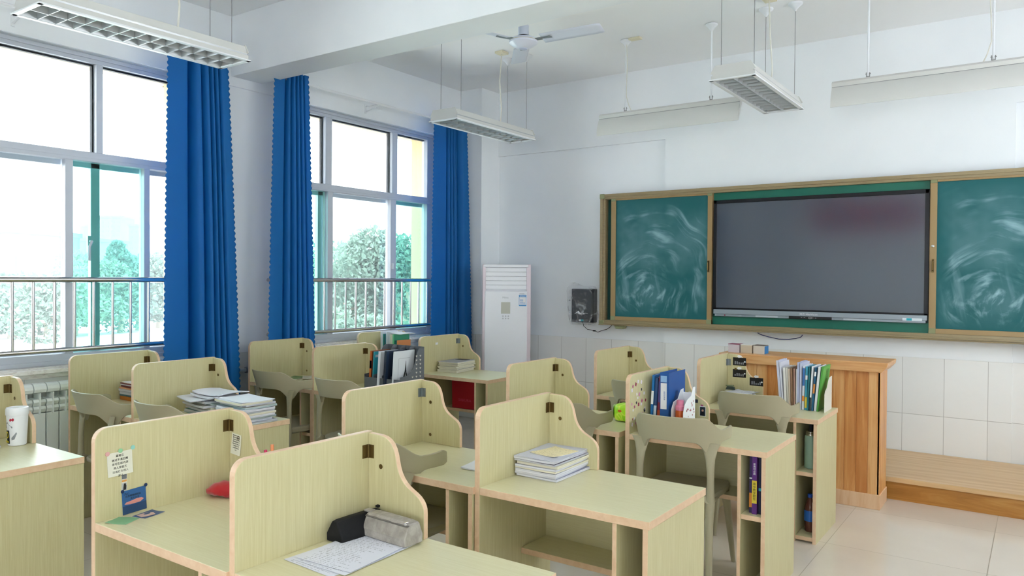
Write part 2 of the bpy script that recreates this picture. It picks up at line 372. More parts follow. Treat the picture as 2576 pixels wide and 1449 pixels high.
_N, _L, _B = nodes(M_CURT); _t = _N.new('ShaderNodeBsdfTranslucent'); _t.inputs[0].default_value = lin('#1a84d6'); _mx = _N.new('ShaderNodeMixShader'); _mx.inputs[0].default_value = 0.22
_L.new(_B.outputs[0], _mx.inputs[1]); _L.new(_t.outputs[0], _mx.inputs[2]); _L.new(_mx.outputs[0], [n for n in _N if n.type == 'OUTPUT_MATERIAL'][0].inputs['Surface'])
def curtain(label, yt0, yt1, yb0, yb1, ztop, zbot, folds, x0=-5.30):
    """folds: list of (t position, half width, depth) of pleat valleys along the cloth"""
    b = MB(); nu, nv = 150, 230; n = len(folds)
    def fn(u, v):
        z = ztop + (zbot - ztop) * v
        y = (yt0 + (yt1 - yt0) * u) * (1 - v ** 0.85) + (yb0 + (yb1 - yb0) * u) * v ** 0.85
        d = 0.0; sh = 0.0
        for (t, w, dep) in folds:
            q = (u - t - 0.006 * math.sin(v * 5 + t * 9)) / w
            e = math.exp(-q * q)
            d += dep * e; sh += -q * e * w * 0.35
        x = x0 + 0.05 - d * (0.85 + 0.15 * v) + 0.012 * v * math.sin(u * 9 + 1)
        y += sh * (yt1 - yt0)
        edge = abs(math.sin(math.pi * (z * 23.0))) * 0.016
        if u < 0.0001: y -= edge
        if u > 0.9999: y += edge
        return (x, y, z)
    b.grid(fn, nu, nv)
    o = b.build('curtain', M_CURT, smooth=80, solid=0.0025)
    c = bpy.data.objects['curtain'] if o is None else o
    tag(o, label, 'curtain', 'blue scalloped curtains')
    h = MB()
    for (t, w, dep) in folds[::2]:
        y = yt0 + (yt1 - yt0) * (t + w)
        h.lathe([(0.024, -0.004), (0.026, 0.0), (0.024, 0.004), (0.017, 0.004), (0.015, 0.0), (0.017, -0.004), (0.024, -0.004)], (0, 0, 0), 16, cap=False)
        k = len(h.v) - 7 * 16
        for i in range(k, len(h.v)):
            px, py, pz = h.v[i]; h.v[i] = (x0 + 0.0 + px, y + pz, 3.275 + py)
    h.build('eyelet', M_ZINC, o, smooth=40)
    return o
curtain('blue curtain with scalloped edges hanging beside the window with the building', 3.13, 3.60, 3.085, 3.735, 3.315, 0.50,
        [(0.40, 0.055, 0.13), (0.585, 0.030, 0.09), (0.70, 0.020, 0.075), (0.78, 0.020, 0.075), (0.86, 0.02, 0.06)])
curtain('blue curtain with scalloped edges hanging just past the ceiling beam', 4.07, 4.40, 3.99, 4.50, 3.335, 0.50,
        [(0.36, 0.04, 0.11), (0.52, 0.030, 0.10), (0.65, 0.022, 0.085), (0.76, 0.022, 0.075), (0.88, 0.02, 0.07)])
curtain('blue curtain with scalloped edges hanging nearest the air conditioner', 6.085, 6.61, 6.025, 6.745, 3.315, 0.50,
        [(0.42, 0.03, 0.10), (0.51, 0.020, 0.08), (0.585, 0.018, 0.075), (0.66, 0.022, 0.09), (0.77, 0.055, 0.14)])

# radiators and pipe -------------------------------------------------------------
M_RAD = mat('radiator_enamel', '#f3f8f6', 0.3)
def radiator(y0, n, label):
    t = thing('radiator', label, 'radiator', (-5.43, y0 + n * 0.04, 0.12)); c = n * 0.04
    for k in range(n):
        y = k * 0.081 - c; b = MB()
        b.box((-0.035, y + 0.004, 0.0), (0.035, y + 0.077, 0.565), 0)
        b.box((-0.045, y + 0.036, 0.56), (0.05, y + 0.044, 0.70))
        prof = [(-0.045, 0.70)] + [(-0.045 + 0.0, 0.745)] + [(0.01 + 0.045 * math.sin(R(a)), 0.725 + 0.04 * math.cos(R(a))) for a in (0, 30, 60, 90, 120)] + [(0.03, 0.70)]
        b.prism(prof, 'y', y + 0.002, y + 0.078)
        for zz in (0.60, 0.645): b.prism([(-0.03, zz - 0.03), (0.03, zz - 0.03), (0.045, zz - 0.005), (0.035, zz + 0.012), (-0.03, zz + 0.02)], 'y', y + 0.003, y + 0.077)
        b.build('radiator_section', M_RAD, t, bevel=0.002)
    MB().tube([(0, -c, 0.72), (0, c + 0.02, 0.72)], 0.02, 10).tube([(0, -c, 0.03), (0, c + 0.02, 0.03)], 0.02, 10).build('header_pipe', M_RAD, t, smooth=40)
    for y in (-c + 0.2, c - 0.2): MB().box((-0.07, y - 0.01, 0.55), (-0.02, y + 0.01, 0.58)).build('wall_hook', M_ZINC, t)
radiator(1.30, 15, 'white sectional radiator under the window with the guard rail and building')
M_PIPE = mat('grey_pipe', '#aeb6bb', 0.35, 0.3)
t = thing('heating_pipe', 'grey heating pipe along the wall between the two windows', 'pipe', (-5.47, 4.1, 0.81))
MB().tube([(0, -0.75, 0), (0, 0.65, 0)], 0.016, 10).build('pipe_run', M_PIPE, t, smooth=40)
for y in (-0.15, 0.3): MB().lathe([(0.024, -0.012), (0.026, 0), (0.024, 0.012)], (0, 0, 0), 12).xf(Matrix.Rotation(R(90), 4, 'X')).build('pipe_clamp', M_ZINC, t, (0, y, 0))

# ---------------------------------------------------------------- platform
M_OAKT = grain_mat('oak_laminate_top', (1.6, 26, 26), [(0.3, '#c99f6d'), (0.5, '#d6b07f'), (0.7, '#dfbe90')], 0.35, 0.03)
M_OAKF = grain_mat('oak_laminate_front', (1.4, 18, 14), [(0.3, '#9a6420'), (0.5, '#b47c34'), (0.7, '#c6924a')], 0.4, 0.03, dist=1.2)
t = thing('teaching_platform', 'low oak wooden platform running below the blackboard', 'platform', (-1.0, 6.6, 0))
MB().box((-2.7, -0.48, 0.13), (2.5, 0.545, 0.165)).build('platform_top', M_OAKT, t, bevel=0.003)
MB().box((-2.69, -0.465, 0.0), (2.49, 0.54, 0.13)).build('platform_front', M_OAKF, t)

# ---------------------------------------------------------------- blackboard
M_GREEN = mat('green_chalkboard', '#155f55', 0.55)
def chalk():
    """chalk dust wiped in wide arcs, faint vertical wipes below them"""
    m = M_GREEN; N, L, b = nodes(m)
    t = N.new('ShaderNodeTexCoord'); sp_ = N.new('ShaderNodeSeparateXYZ'); L.new(t.outputs['Object'], sp_.inputs[0])
    def M(op, a, c=None, clamp=False):
        n = N.new('ShaderNodeMath'); n.operation = op; n.use_clamp = clamp
        for i, x in enumerate((a, c)):
            if x is None: continue
            if isinstance(x, (int, float)): n.inputs[i].default_value = x
            else: L.new(x, n.inputs[i])
        return n.outputs[0]
    def V(x, y, z=0.0):
        n = N.new('ShaderNodeCombineXYZ')
        for i, q in enumerate((x, y, z)):
            if isinstance(q, (int, float)): n.inputs[i].default_value = q
            else: L.new(q, n.inputs[i])
        return n.outputs[0]
    def nz(v, detail=3, dist=0.0, rough=0.55):
        n = N.new('ShaderNodeTexNoise'); n.inputs['Scale'].default_value = 1.0; n.inputs['Detail'].default_value = detail; n.inputs['Distortion'].default_value = dist; n.inputs['Roughness'].default_value = rough; L.new(v, n.inputs['Vector']); return n.outputs[0]
    def rm(f, a, c):
        n = N.new('ShaderNodeMapRange'); n.interpolation_type = 'SMOOTHSTEP'; L.new(f, n.inputs[0]); n.inputs[1].default_value = a; n.inputs[2].default_value = c; return n.outputs[0]
    X, Z = sp_.outputs['X'], sp_.outputs['Z']
    wob = M('MULTIPLY', M('SUBTRACT', nz(V(M('MULTIPLY', X, 2.2), M('MULTIPLY', Z, 2.2), 3.1), 1), 0.5), 0.45)
    dx = M('ADD', M('ADD', X, 0.12), wob); dz = M('ADD', M('ADD', Z, 0.42), M('MULTIPLY', wob, 0.6))
    r = M('POWER', M('ADD', M('MULTIPLY', dx, dx), M('MULTIPLY', M('MULTIPLY', dz, dz), 0.7)), 0.5); th = M('ARCTAN2', dx, dz)
    arcs = rm(nz(V(M('MULTIPLY', r, 15.0), M('MULTIPLY', th, 1.3)), 4), 0.47, 0.74)
    patch = rm(nz(V(M('MULTIPLY', X, 3.4), M('MULTIPLY', Z, 3.4), 7.7), 2), 0.38, 0.60)
    wipes = rm(nz(V(M('ADD', M('MULTIPLY', X, 13.0), M('MULTIPLY', Z, 2.6)), M('MULTIPLY', Z, 1.2), 1.3), 3), 0.55, 0.82)
    low = rm(M('MULTIPLY', Z, -1.0), -0.08, 0.22)
    soft = rm(nz(V(M('MULTIPLY', X, 2.3), M('MULTIPLY', Z, 2.3), 11.0), 3), 0.36, 0.66)
    edge = M('MULTIPLY', rm(M('ABSOLUTE', X), 0.54, 0.40), rm(M('ABSOLUTE', Z), 0.60, 0.42))
    k = M('ADD', M('ADD', M('MULTIPLY', M('MULTIPLY', arcs, patch), 0.62), M('MULTIPLY', M('MULTIPLY', wipes, low), 0.30)), M('MULTIPLY', soft, 0.15))
    k = M('MULTIPLY', k, edge, True)
    mx = N.new('ShaderNodeMixRGB'); L.new(k, mx.inputs[0]); mx.inputs[1].default_value = lin('#085c60'); mx.inputs[2].default_value = lin('#a6ccd8')
    to_color(m, mx.outputs[0])
chalk()
M_GFIX = mat('green_fixed_strip', '#1d6e5c', 0.4)
M_GDARK = mat('green_back_panel', '#0e4a47', 0.5)
M_BFR = grain_mat('bronze_aluminium', (3, 60, 200), [(0.35, '#8b7b5b'), (0.6, '#a08e6b')], 0.3, 0.0, spec=0.6)
M_BFR2 = mat('tan_aluminium', '#a1865c', 0.35)
M_BCAP = mat('olive_corner_cap', '#8d9069', 0.5)
XB0, XB1, ZB0, ZB1 = -3.80, 0.46, 1.115, 2.472
bb = thing('sliding_blackboard', 'wide green sliding blackboard in a bronze frame on the front wall', 'blackboard', (XB0, YF, ZB0))
bw, bh = XB1 - XB0, ZB1 - ZB0
box('back_panel', (0.03, -0.035, 0.03), (bw - 0.03, -0.002, bh - 0.03), M_GDARK, bb)
def bframe():
    b = MB()
    for z0, s in ((0, 1), (bh, -1)):
        for k, (d, h) in enumerate(((-0.115, 0.030), (-0.105, 0.052))):
            b.box((0.0, d, min(z0, z0 + s * h)), (bw, -0.002, max(z0, z0 + s * h)))
    for x0, s in ((0, 1), (bw, -1)):
        for d, h in ((-0.115, 0.03), (-0.105, 0.055)):
            b.box((min(x0, x0 + s * h), d, 0), (max(x0, x0 + s * h), -0.002, bh))
    b.box((-0.004, -0.119, 0.010), (bw + 0.004, -0.10, 0.020)); b.box((0.0, -0.135, 0.0), (bw, -0.10, 0.008))
    return b.build('board_frame', M_BFR, bb, bevel=0.003)
bframe()
for x in (0, bw):
    for z in (0, bh):
        s = 1 if x == 0 else -1; q = 1 if z == 0 else -1
        box('corner_cap', (min(x - s * 0.004, x + s * 0.052), -0.122, min(z - q * 0.004, z + q * 0.05)), (max(x - s * 0.004, x + s * 0.052), -0.10, max(z - q * 0.004, z + q * 0.05)), M_BCAP, bb, bevel=0.008)
def leaf(x0, x1, z0, z1, st0, st1):
    cx, cz = (x0 + x1) / 2, (z0 + z1) / 2
    p = MB().box((x0 - cx + 0.02, -0.012, z0 - cz + 0.02), (x1 - cx - 0.02, 0.0, z1 - cz - 0.02)).build('sliding_panel', M_GREEN, bb, (cx, -0.072, cz))
    b = MB(); a, c, d, e = x0 - cx, x1 - cx, z0 - cz, z1 - cz
    b.box((a, -0.022, d), (a + st0, 0.008, e)); b.box((c - st1, -0.022, d), (c, 0.008, e)); b.box((a, -0.022, e - 0.022), (c, 0.008, e)); b.box((a, -0.022, d), (c, 0.008, d + 0.042))
    b.build('panel_frame', M_BFR2, p, bevel=0.003)
    for xx in (a, c - 0.05):
        for zz in (d, e - 0.03): box('panel_corner', (xx, -0.025, zz), (xx + 0.05, -0.02, zz + (0.045 if zz == d else 0.03)), M_BCAP, p, bevel=0.003)
    return p, cx, cz
pl, pcx, pcz = leaf(-3.68 - XB0, -2.60 - XB0, 1.165 - ZB0, 2.425 - ZB0, 0.052, 0.047)
MB().box((0.50, -0.034, -0.13), (0.515, -0.022, -0.02)).tube([(0.507, -0.022, -0.12), (0.507, -0.045, -0.11), (0.507, -0.045, -0.04), (0.507, -0.022, -0.03)], 0.006, 8).build('handle', M_BRASS, pl, smooth=40)
pr_, pcx, pcz = leaf(-0.765 - XB0, 0.40 - XB0, 1.165 - ZB0, 2.425 - ZB0, 0.05, 0.05)
MB().box((-0.565, -0.034, -0.13), (-0.55, -0.022, -0.02)).tube([(-0.557, -0.022, -0.12), (-0.557, -0.045, -0.11), (-0.557, -0.045, -0.04), (-0.557, -0.022, -0.03)], 0.006, 8).build('handle', M_BRASS, pr_, smooth=40)
MB().lathe([(0.011, 0), (0.011, 0.006), (0.004, 0.01)], (0, 0, 0), 14).xf(Matrix.Rotation(R(90), 4, 'X')).build('lock', M_CHROME, pr_, (-0.56, -0.022, 0.085), smooth=40)
box('fixed_strip', (-2.60 - XB0, -0.055, 2.352 - ZB0), (-0.765 - XB0, -0.035, 2.425 - ZB0), M_GFIX, bb)
box('fixed_strip', (-2.60 - XB0, -0.055, 1.165 - ZB0), (-0.765 - XB0, -0.035, 1.247 - ZB0), M_GFIX, bb)
MB().prism([(0.17, 0), (0.29, 0), (0.27, -0.035), (0.19, -0.035)], 'y', -0.11, -0.04).build('tray_clip', M_BCAP, bb, bevel=0.003)
# display
tv = thing('interactive_display', 'large black touch-screen display set between the blackboard leaves', 'screen', (-1.677, YF - 0.04, 1.247))
M_SCR = mat('screen_glass', '#1d2f45', 0.14, spec=1.0, ior=1.75, coat=0.0)
box('display_case', (-0.905, -0.045, 0.058), (0.905, -0.0, 1.10), M_BLACK, tv, bevel=0.006)
MB().box((-0.905, -0.058, 0.065), (-0.875, -0.04, 1.10)).box((0.875, -0.058, 0.065), (0.905, -0.04, 1.10)).box((-0.905, -0.058, 1.067), (0.905, -0.04, 1.10)).box((-0.905, -0.058, 0.065), (0.905, -0.04, 0.082)).build('bezel', mat('bezel_black', '#0b0e16', 0.3), tv, bevel=0.002)
box('screen', (-0.876, -0.05, 0.081), (0.876, -0.044, 1.068), M_SCR, tv)
sb = MB().box((-0.90, -0.062, 0.022), (0.90, -0.0, 0.066)).box((-0.89, -0.056, 0.0), (0.89, -0.0, 0.022)).build('speaker_bar', mat('silver_bar', '#9aa4ad', 0.35, 0.3), tv, bevel=0.004)
box('front_panel', (-0.20, -0.066, 0.0), (0.165, -0.056, 0.026), M_BLACK, sb, bevel=0.003)
for a, c in ((-0.87, -0.66), (-0.63, -0.50), (-0.50, -0.30), (0.17, 0.26), (0.26, 0.48)):
    box('port_cover', (a, -0.0585, 0.004), (c, -0.056, 0.020), mat('bar_inset_%d' % (int(a * 100) % 2), ['#b4bcc4', '#88929b'][int(a * 100) % 2], 0.4), sb)
MB().lathe([(0.007, 0), (0.007, 0.003)], (0, 0, 0), 12).xf(Matrix.Rotation(R(90), 4, 'X')).build('power_button', mat('button_red', '#7a2430', 0.4), sb, (-0.79, -0.0585, 0.012))
for dx in (-0.07, -0.045, 0.025, 0.05): box('touch_key', (dx - 0.024, -0.0675, 0.0125), (dx - 0.012, -0.066, 0.0145), M_WHITE, sb)
MB().lathe([(0.013, 0), (0.013, 0.001), (0.010, 0.001), (0.010, 0)], (0, 0, 0), 20, cap=False).xf(Matrix.Scale(0.6, 4, (0, 1, 0))).xf(Matrix.Rotation(R(90), 4, 'X')).build('home_key', M_WHITE, sb, (-0.015, -0.067, 0.013))
text_mesh('maker_lettering', '鸿合 HiteVision', 0.024, M_WHITE, sb, (-0.03, -0.0630, 0.043), (R(90), 0, 0))
st = box('service_sticker', (0.72, -0.0605, 0.018), (0.865, -0.0625, 0.040), mat('sticker_white', '#d9e2e6', 0.5), sb)
box('sticker_patch', (0.75, -0.0632, 0.020), (0.79, -0.0625, 0.039), mat('sticker_teal', '#2aa9b8', 0.5), sb)
# cables under the board
def cable(name, label, pts, r, m, cat='cable'):
    o = MB().tube(pts, r, 8).build(name, m, smooth=60); tag(o, label, cat); return o
cable('network_cable', 'dark blue cable looping below the middle of the blackboard', [(-2.18, 7.13, 1.10), (-2.15, 7.13, 1.085), (-2.08, 7.125, 1.068), (-1.98, 7.12, 1.052), (-1.90, 7.12, 1.054), (-1.83, 7.125, 1.066), (-1.79, 7.13, 1.08), (-1.775, 7.13, 1.10)], 0.0035, mat('blue_cable', '#1f2c6e', 0.5))
# wall box in plastic
wb = thing('wall_receiver_box', 'black electrical wall box wrapped in clear plastic beside the blackboard', 'wall box', (-4.045, YF + 0.035, 1.125))
MB().box((-0.13, -0.085, 0.0), (0.14, -0.0, 0.36)).build('housing', mat('black_box', '#23272e', 0.35), wb, bevel=0.008)
box('housing_side', (0.112, -0.092, 0.01), (0.140, -0.083, 0.35), M_BLACK, wb, bevel=0.002)
MB().prism([(-0.09, 0.09), (-0.04, 0.125), (-0.02, 0.10), (-0.005, 0.11), (0.04, 0.09), (-0.02, 0.085), (-0.06, 0.10)], 'y', -0.089, -0.085).build('emblem', M_WHITE, wb)
text_mesh('lettering', 'HiteVision', 0.016, M_WHITE, wb, (0.04, -0.0865, 0.10), (R(90), 0, 0))
box('label_sticker', (-0.035, -0.088, 0.012), (-0.01, -0.0855, 0.032), M_WHITE, wb); box('label_sticker', (-0.01, -0.088, 0.012), (0.022, -0.0855, 0.032), MATS['sticker_teal'], wb)
m = bpy.data.materials.new('clear_wrap'); m.use_nodes = True; N = m.node_tree.nodes; L = m.node_tree.links; N.clear()
_o = N.new('ShaderNodeOutputMaterial'); _t = N.new('ShaderNodeBsdfTransparent'); _g = N.new('ShaderNodeBsdfPrincipled'); _x = N.new('ShaderNodeMixShader')
_g.inputs['Base Color'].default_value = (0.85, 0.88, 0.92, 1); _g.inputs['Roughness'].default_value = 0.4
_n = N.new('ShaderNodeTexNoise'); _n.inputs['Scale'].default_value = 7; _n.inputs['Distortion'].default_value = 2.2; _n.inputs['Detail'].default_value = 2; _tc = N.new('ShaderNodeTexCoord'); L.new(_tc.outputs['Object'], _n.inputs['Vector'])
_rr = N.new('ShaderNodeValToRGB'); _rr.color_ramp.elements[0].position = 0.48; _rr.color_ramp.elements[0].color = (0.08, 0.08, 0.08, 1); _rr.color_ramp.elements[1].position = 0.68; _rr.color_ramp.elements[1].color = (0.38, 0.38, 0.38, 1)
L.new(_n.outputs[0], _rr.inputs[0]); L.new(_rr.outputs[0], _x.inputs[0]); L.new(_t.outputs[0], _x.inputs[1]); L.new(_g.outputs[0], _x.inputs[2]); L.new(_x.outputs[0], _o.inputs[0])
M_WRAP = m
wr = random.Random(3)
def wrapfn(u, v):
    a = u * 2 * math.pi; rx, rz = 0.165, 0.215
    sq = lambda q: math.copysign(abs(q) ** 0.45, q)
    x = rx * sq(math.cos(a)); z = rz * sq(math.sin(a)); k = math.sin(v * math.pi / 2)
    x *= 0.01 + 0.99 * (1 - (1 - v) ** 2); z *= 0.01 + 0.99 * (1 - (1 - v) ** 2)
    y = -0.105 + 0.085 * v ** 4
    w = 0.006 * math.sin(a * 5 + v * 3)
    if x < 0: x -= 0.035 * v * v
    if x < -0.05 and z > 0.12: z += 0.04 * v * v; x -= 0.015 * v
    return (x - 0.005 + w * v, y + w * 0.5, 0.18 + z + w * v)
MB().grid(wrapfn, 64, 12).build('plastic_wrap', M_WRAP, wb, smooth=60)
cable('receiver_cable', 'thin black cable from the plastic-wrapped wall box to the blackboard', [(-4.03, 7.09, 1.145), (-4.01, 7.08, 1.09), (-3.97, 7.09, 1.055), (-3.90, 7.10, 1.045), (-3.85, 7.10, 1.03), (-3.80, 7.10, 1.05), (-3.74, 7.09, 1.065), (-3.70, 7.09, 1.09), (-3.68, 7.09, 1.112)], 0.003, M_BLACK)
MB().box((-3.905, 7.09, 1.036), (-3.875, 7.105, 1.050)).build('ferrite_bead', M_BLACK, None).parent = bpy.data.objects['receiver_cable']

# red banner on the rear wall (shows only as the red patch mirrored in the screen)
bn = MB().grid(lambda u, v: (-4.1 + 2.2 * u, YB + 0.02 + 0.004 * math.sin(u * 9), 2.62 + 0.68 * v), 24, 6).build('wall_banner', mat('red_banner', '#b3101c', 0.6), solid=0.004)
tag(bn, 'long plain red banner high on the rear wall, mirrored in the dark screen', 'banner')

# ---------------------------------------------------------------- air conditioner
ac = thing('air_conditioner', 'tall white floor-standing air conditioner in the front corner', 'air conditioner', (-4.695, 6.62, 0), R(34))
M_AC = mat('ac_white', '#e6e7ed', 0.25); M_ACS = mat('ac_side_trim', '#c9bcc4', 0.35, 0.2)
box('cabinet', (-0.24, -0.20, 0.0), (0.24, 0.16, 1.735), M_AC, ac, bevel=0.012)
MB().box((-0.222, -0.232, 0.06), (0.222, -0.20, 1.462)).build('front_door', M_AC, ac, bevel=0.01)
b = MB()
for k in range(5): b.box((-0.215, -0.222, 1.478 + k * 0.045), (0.215, -0.20, 1.5215 + k * 0.045))
b.build('air_outlet', M_AC, ac, bevel=0.003)
box('top_cap', (-0.232, -0.228, 1.705), (0.232, -0.20, 1.735), M_AC, ac, bevel=0.004)
for s in (-1, 1): MB().box((s * 0.234 - 0.012 * (s > 0) - 0.012, -0.226, 0.0), (s * 0.234 + 0.024, 0.10, 1.738)).build('side_trim', M_ACS, ac, bevel=0.006)
box('display_panel', (-0.05, -0.2345, 1.225), (0.045, -0.2315, 1.345), mat('ac_display', '#b9b9ad', 0.3), ac, bevel=0.002)
b = MB()
for i in range(3):
    for j in range(2): b.lathe([(0.008, 0), (0.008, 0.002)], (-0.03 + i * 0.028, 1.20 - j * 0.025, 0.2315), 12)
b.xf(Matrix(((1, 0, 0, 0), (0, 0, -1, 0), (0, 1, 0, 0), (0, 0, 0, 1)))).build('touch_buttons', mat('ac_buttons', '#b9bac0', 0.4), ac)
text_mesh('maker_lettering', 'Midea', 0.026, mat('ac_letter', '#a7a9b0', 0.4), ac, (-0.005, -0.2325, 1.392), (R(90), 0, 0))
es = box('energy_label', (0.135, -0.2335, 1.305), (0.212, -0.2318, 1.42), mat('energy_blue', '#3d8fd0', 0.5), ac)
box('label_sheet', (0.139, -0.2345, 1.318), (0.208, -0.2335, 1.398), M_PAPER, es)
text_mesh('label_text', '能效标识', 0.016, M_WHITE, es, (0.1735, -0.2338, 1.408), (R(90), 0, 0))
for k in range(5): box('label_line', (0.145, -0.2349, 1.325 + 0.011 * k), (0.178 if k > 1 else 0.20, -0.2345, 1.329 + 0.011 * k), mat('label_tint', ['#58a4d8', '#e0a23a', '#cf5440'][k % 3], 0.5) if k > 4 else MATS['energy_blue'], es)
box('wiring_notice', (0.14, -0.2335, 1.428), (0.19, -0.2320, 1.436), mat('ac_buttons'), ac)

# ---------------------------------------------------------------- lectern
M_PINE = mat('pine_boards', rough=0.42, coat=0.15); _v = tex_coord(M_PINE, (24, 24, 1.6)); _n = noise(M_PINE, _v, 1.0, 6, 0.62, 0.8)
N_, L_, B_ = nodes(M_PINE); _t0 = N_.new('ShaderNodeTexCoord'); _s0 = N_.new('ShaderNodeSeparateXYZ'); L_.new(_t0.outputs['Object'], _s0.inputs[0]); _m0 = N_.new('ShaderNodeMath'); _m0.operation = 'MULTIPLY_ADD'; _m0.inputs[1].default_value = 14 / 1.09; _m0.inputs[2].default_value = 7.0; L_.new(_s0.outputs['X'], _m0.inputs[0]); _f0 = N_.new('ShaderNodeMath'); _f0.operation = 'FLOOR'; L_.new(_m0.outputs[0], _f0.inputs[0]); _wn = N_.new('ShaderNodeTexWhiteNoise'); _wn.noise_dimensions = '1D'; L_.new(_f0.outputs[0], _wn.inputs['W']); _w = _wn.outputs['Value']
_a = N_.new('ShaderNodeMath'); _a.operation = 'ADD'; _s1 = N_.new('ShaderNodeMath'); _s1.operation = 'MULTIPLY'; _s1.inputs[1].default_value = 0.72; _s2 = N_.new('ShaderNodeMath'); _s2.operation = 'MULTIPLY'; _s2.inputs[1].default_value = 0.30
L_.new(_n, _s1.inputs[0]); L_.new(_w, _s2.inputs[0]); L_.new(_s1.outputs[0], _a.inputs[0]); L_.new(_s2.outputs[0], _a.inputs[1])
to_color(M_PINE, ramp(M_PINE, _a.outputs[0], [(0.36, '#bf7a3e'), (0.50, '#d29354'), (0.62, '#dfa96c'), (0.74, '#e8bb82')]))
M_PINEH = grain_mat('pine_top', (2.2, 30, 30), [(0.35, '#cd9157'), (0.6, '#dfae78')], 0.4, 0.03, coat=0.1)
M_PINEL = grain_mat('pine_plinth', (30, 30, 3), [(0.35, '#d9ae84'), (0.6, '#e3bf9a')], 0.45, 0.0)
lc = thing('lectern', 'orange pine-board lectern standing in front of the platform', 'lectern', (-1.46, 5.93, 0))
lx0, lx1, ly0, ly1 = -0.545, 0.545, -0.145, 0.13
b = MB(); k = 0; x = lx0
while x < lx1 - 0.01:
    w = 1.09 / 14; b.box((x + 0.0012, ly0, 0.10), (x + w - 0.0012, ly0 + 0.02, 0.965)); x += w; k += 1
b.box((lx0 + 0.003, ly0 + 0.004, 0.10), (lx1 - 0.003, ly0 + 0.02, 0.965))
b.build('front_boards', M_PINE, lc, bevel=0.002)
for s, nm in ((lx1, 'side_boards'), (lx0, 'side_boards')):
    b = MB(); y = ly0 + 0.0
    while y < ly1 - 0.01:
        b.box((s - 0.02 if s > 0 else s, y + 0.001, 0.10), (s if s > 0 else s + 0.02, min(y + 0.068, ly1) - 0.001, 0.965)); y += 0.068
    b.box((s - 0.017 if s > 0 else s + 0.003, ly0, 0.10), (s - 0.003 if s > 0 else s + 0.017, ly1, 0.965))
    b.build(nm, M_PINE, lc, bevel=0.002)
box('plinth', (lx0 - 0.006, ly0 - 0.006, 0.0), (lx1 + 0.006, ly1 + 0.004, 0.105), M_PINEL, lc, bevel=0.003)
MB().prism([(lx0 - 0.01, 0.96), (lx1 + 0.01, 0.96), (lx1 + 0.045, 1.0), (lx1 + 0.05, 1.03), (lx0 - 0.05, 1.03), (lx0 - 0.045, 1.0)], 'y', ly0 - 0.045, ly1 + 0.06).build('top_board', M_PINEH, lc, bevel=0.006)
# chalk boxes on it
bc = [('#c8bcc4', '#a0526a'), ('#cdbfae', '#d8cfc4'), ('#cfc6bd', '#4a3f3a')]
for k, (x, c1, lab) in enumerate(((-1.965, '#c9bfc6', 'pinkish grey chalk box on the lectern, the one at its end nearest the air conditioner'), (-1.868, '#c7b8a3', 'beige chalk box in the middle of the three on the lectern'), (-1.770, '#cdc3b8', 'grey-beige chalk box on the lectern with a blue end'))):
    t = thing('chalk_box', lab, 'box', (x, 5.87, 1.03), R(-3), 'chalk boxes on the lectern')
    MB().box((-0.044, -0.04, 0), (0.044, 0.045, 0.062)).build('box_body', mat('chalk_box_%d' % k, c1, 0.7), t, bevel=0.002)
    MB().box((-0.044, -0.041, 0.062), (0.044, 0.045, 0.066)).build('box_lid', mat('chalk_lid_%d' % k, ['#8f4a63', '#e2e0dc', '#6b5f58'][k], 0.7), t)
    if k == 2: box('box_end', (0.044, -0.038, 0.002), (0.0455, 0.043, 0.06), mat('chalk_blue_end', '#2d77b5', 0.6), t)

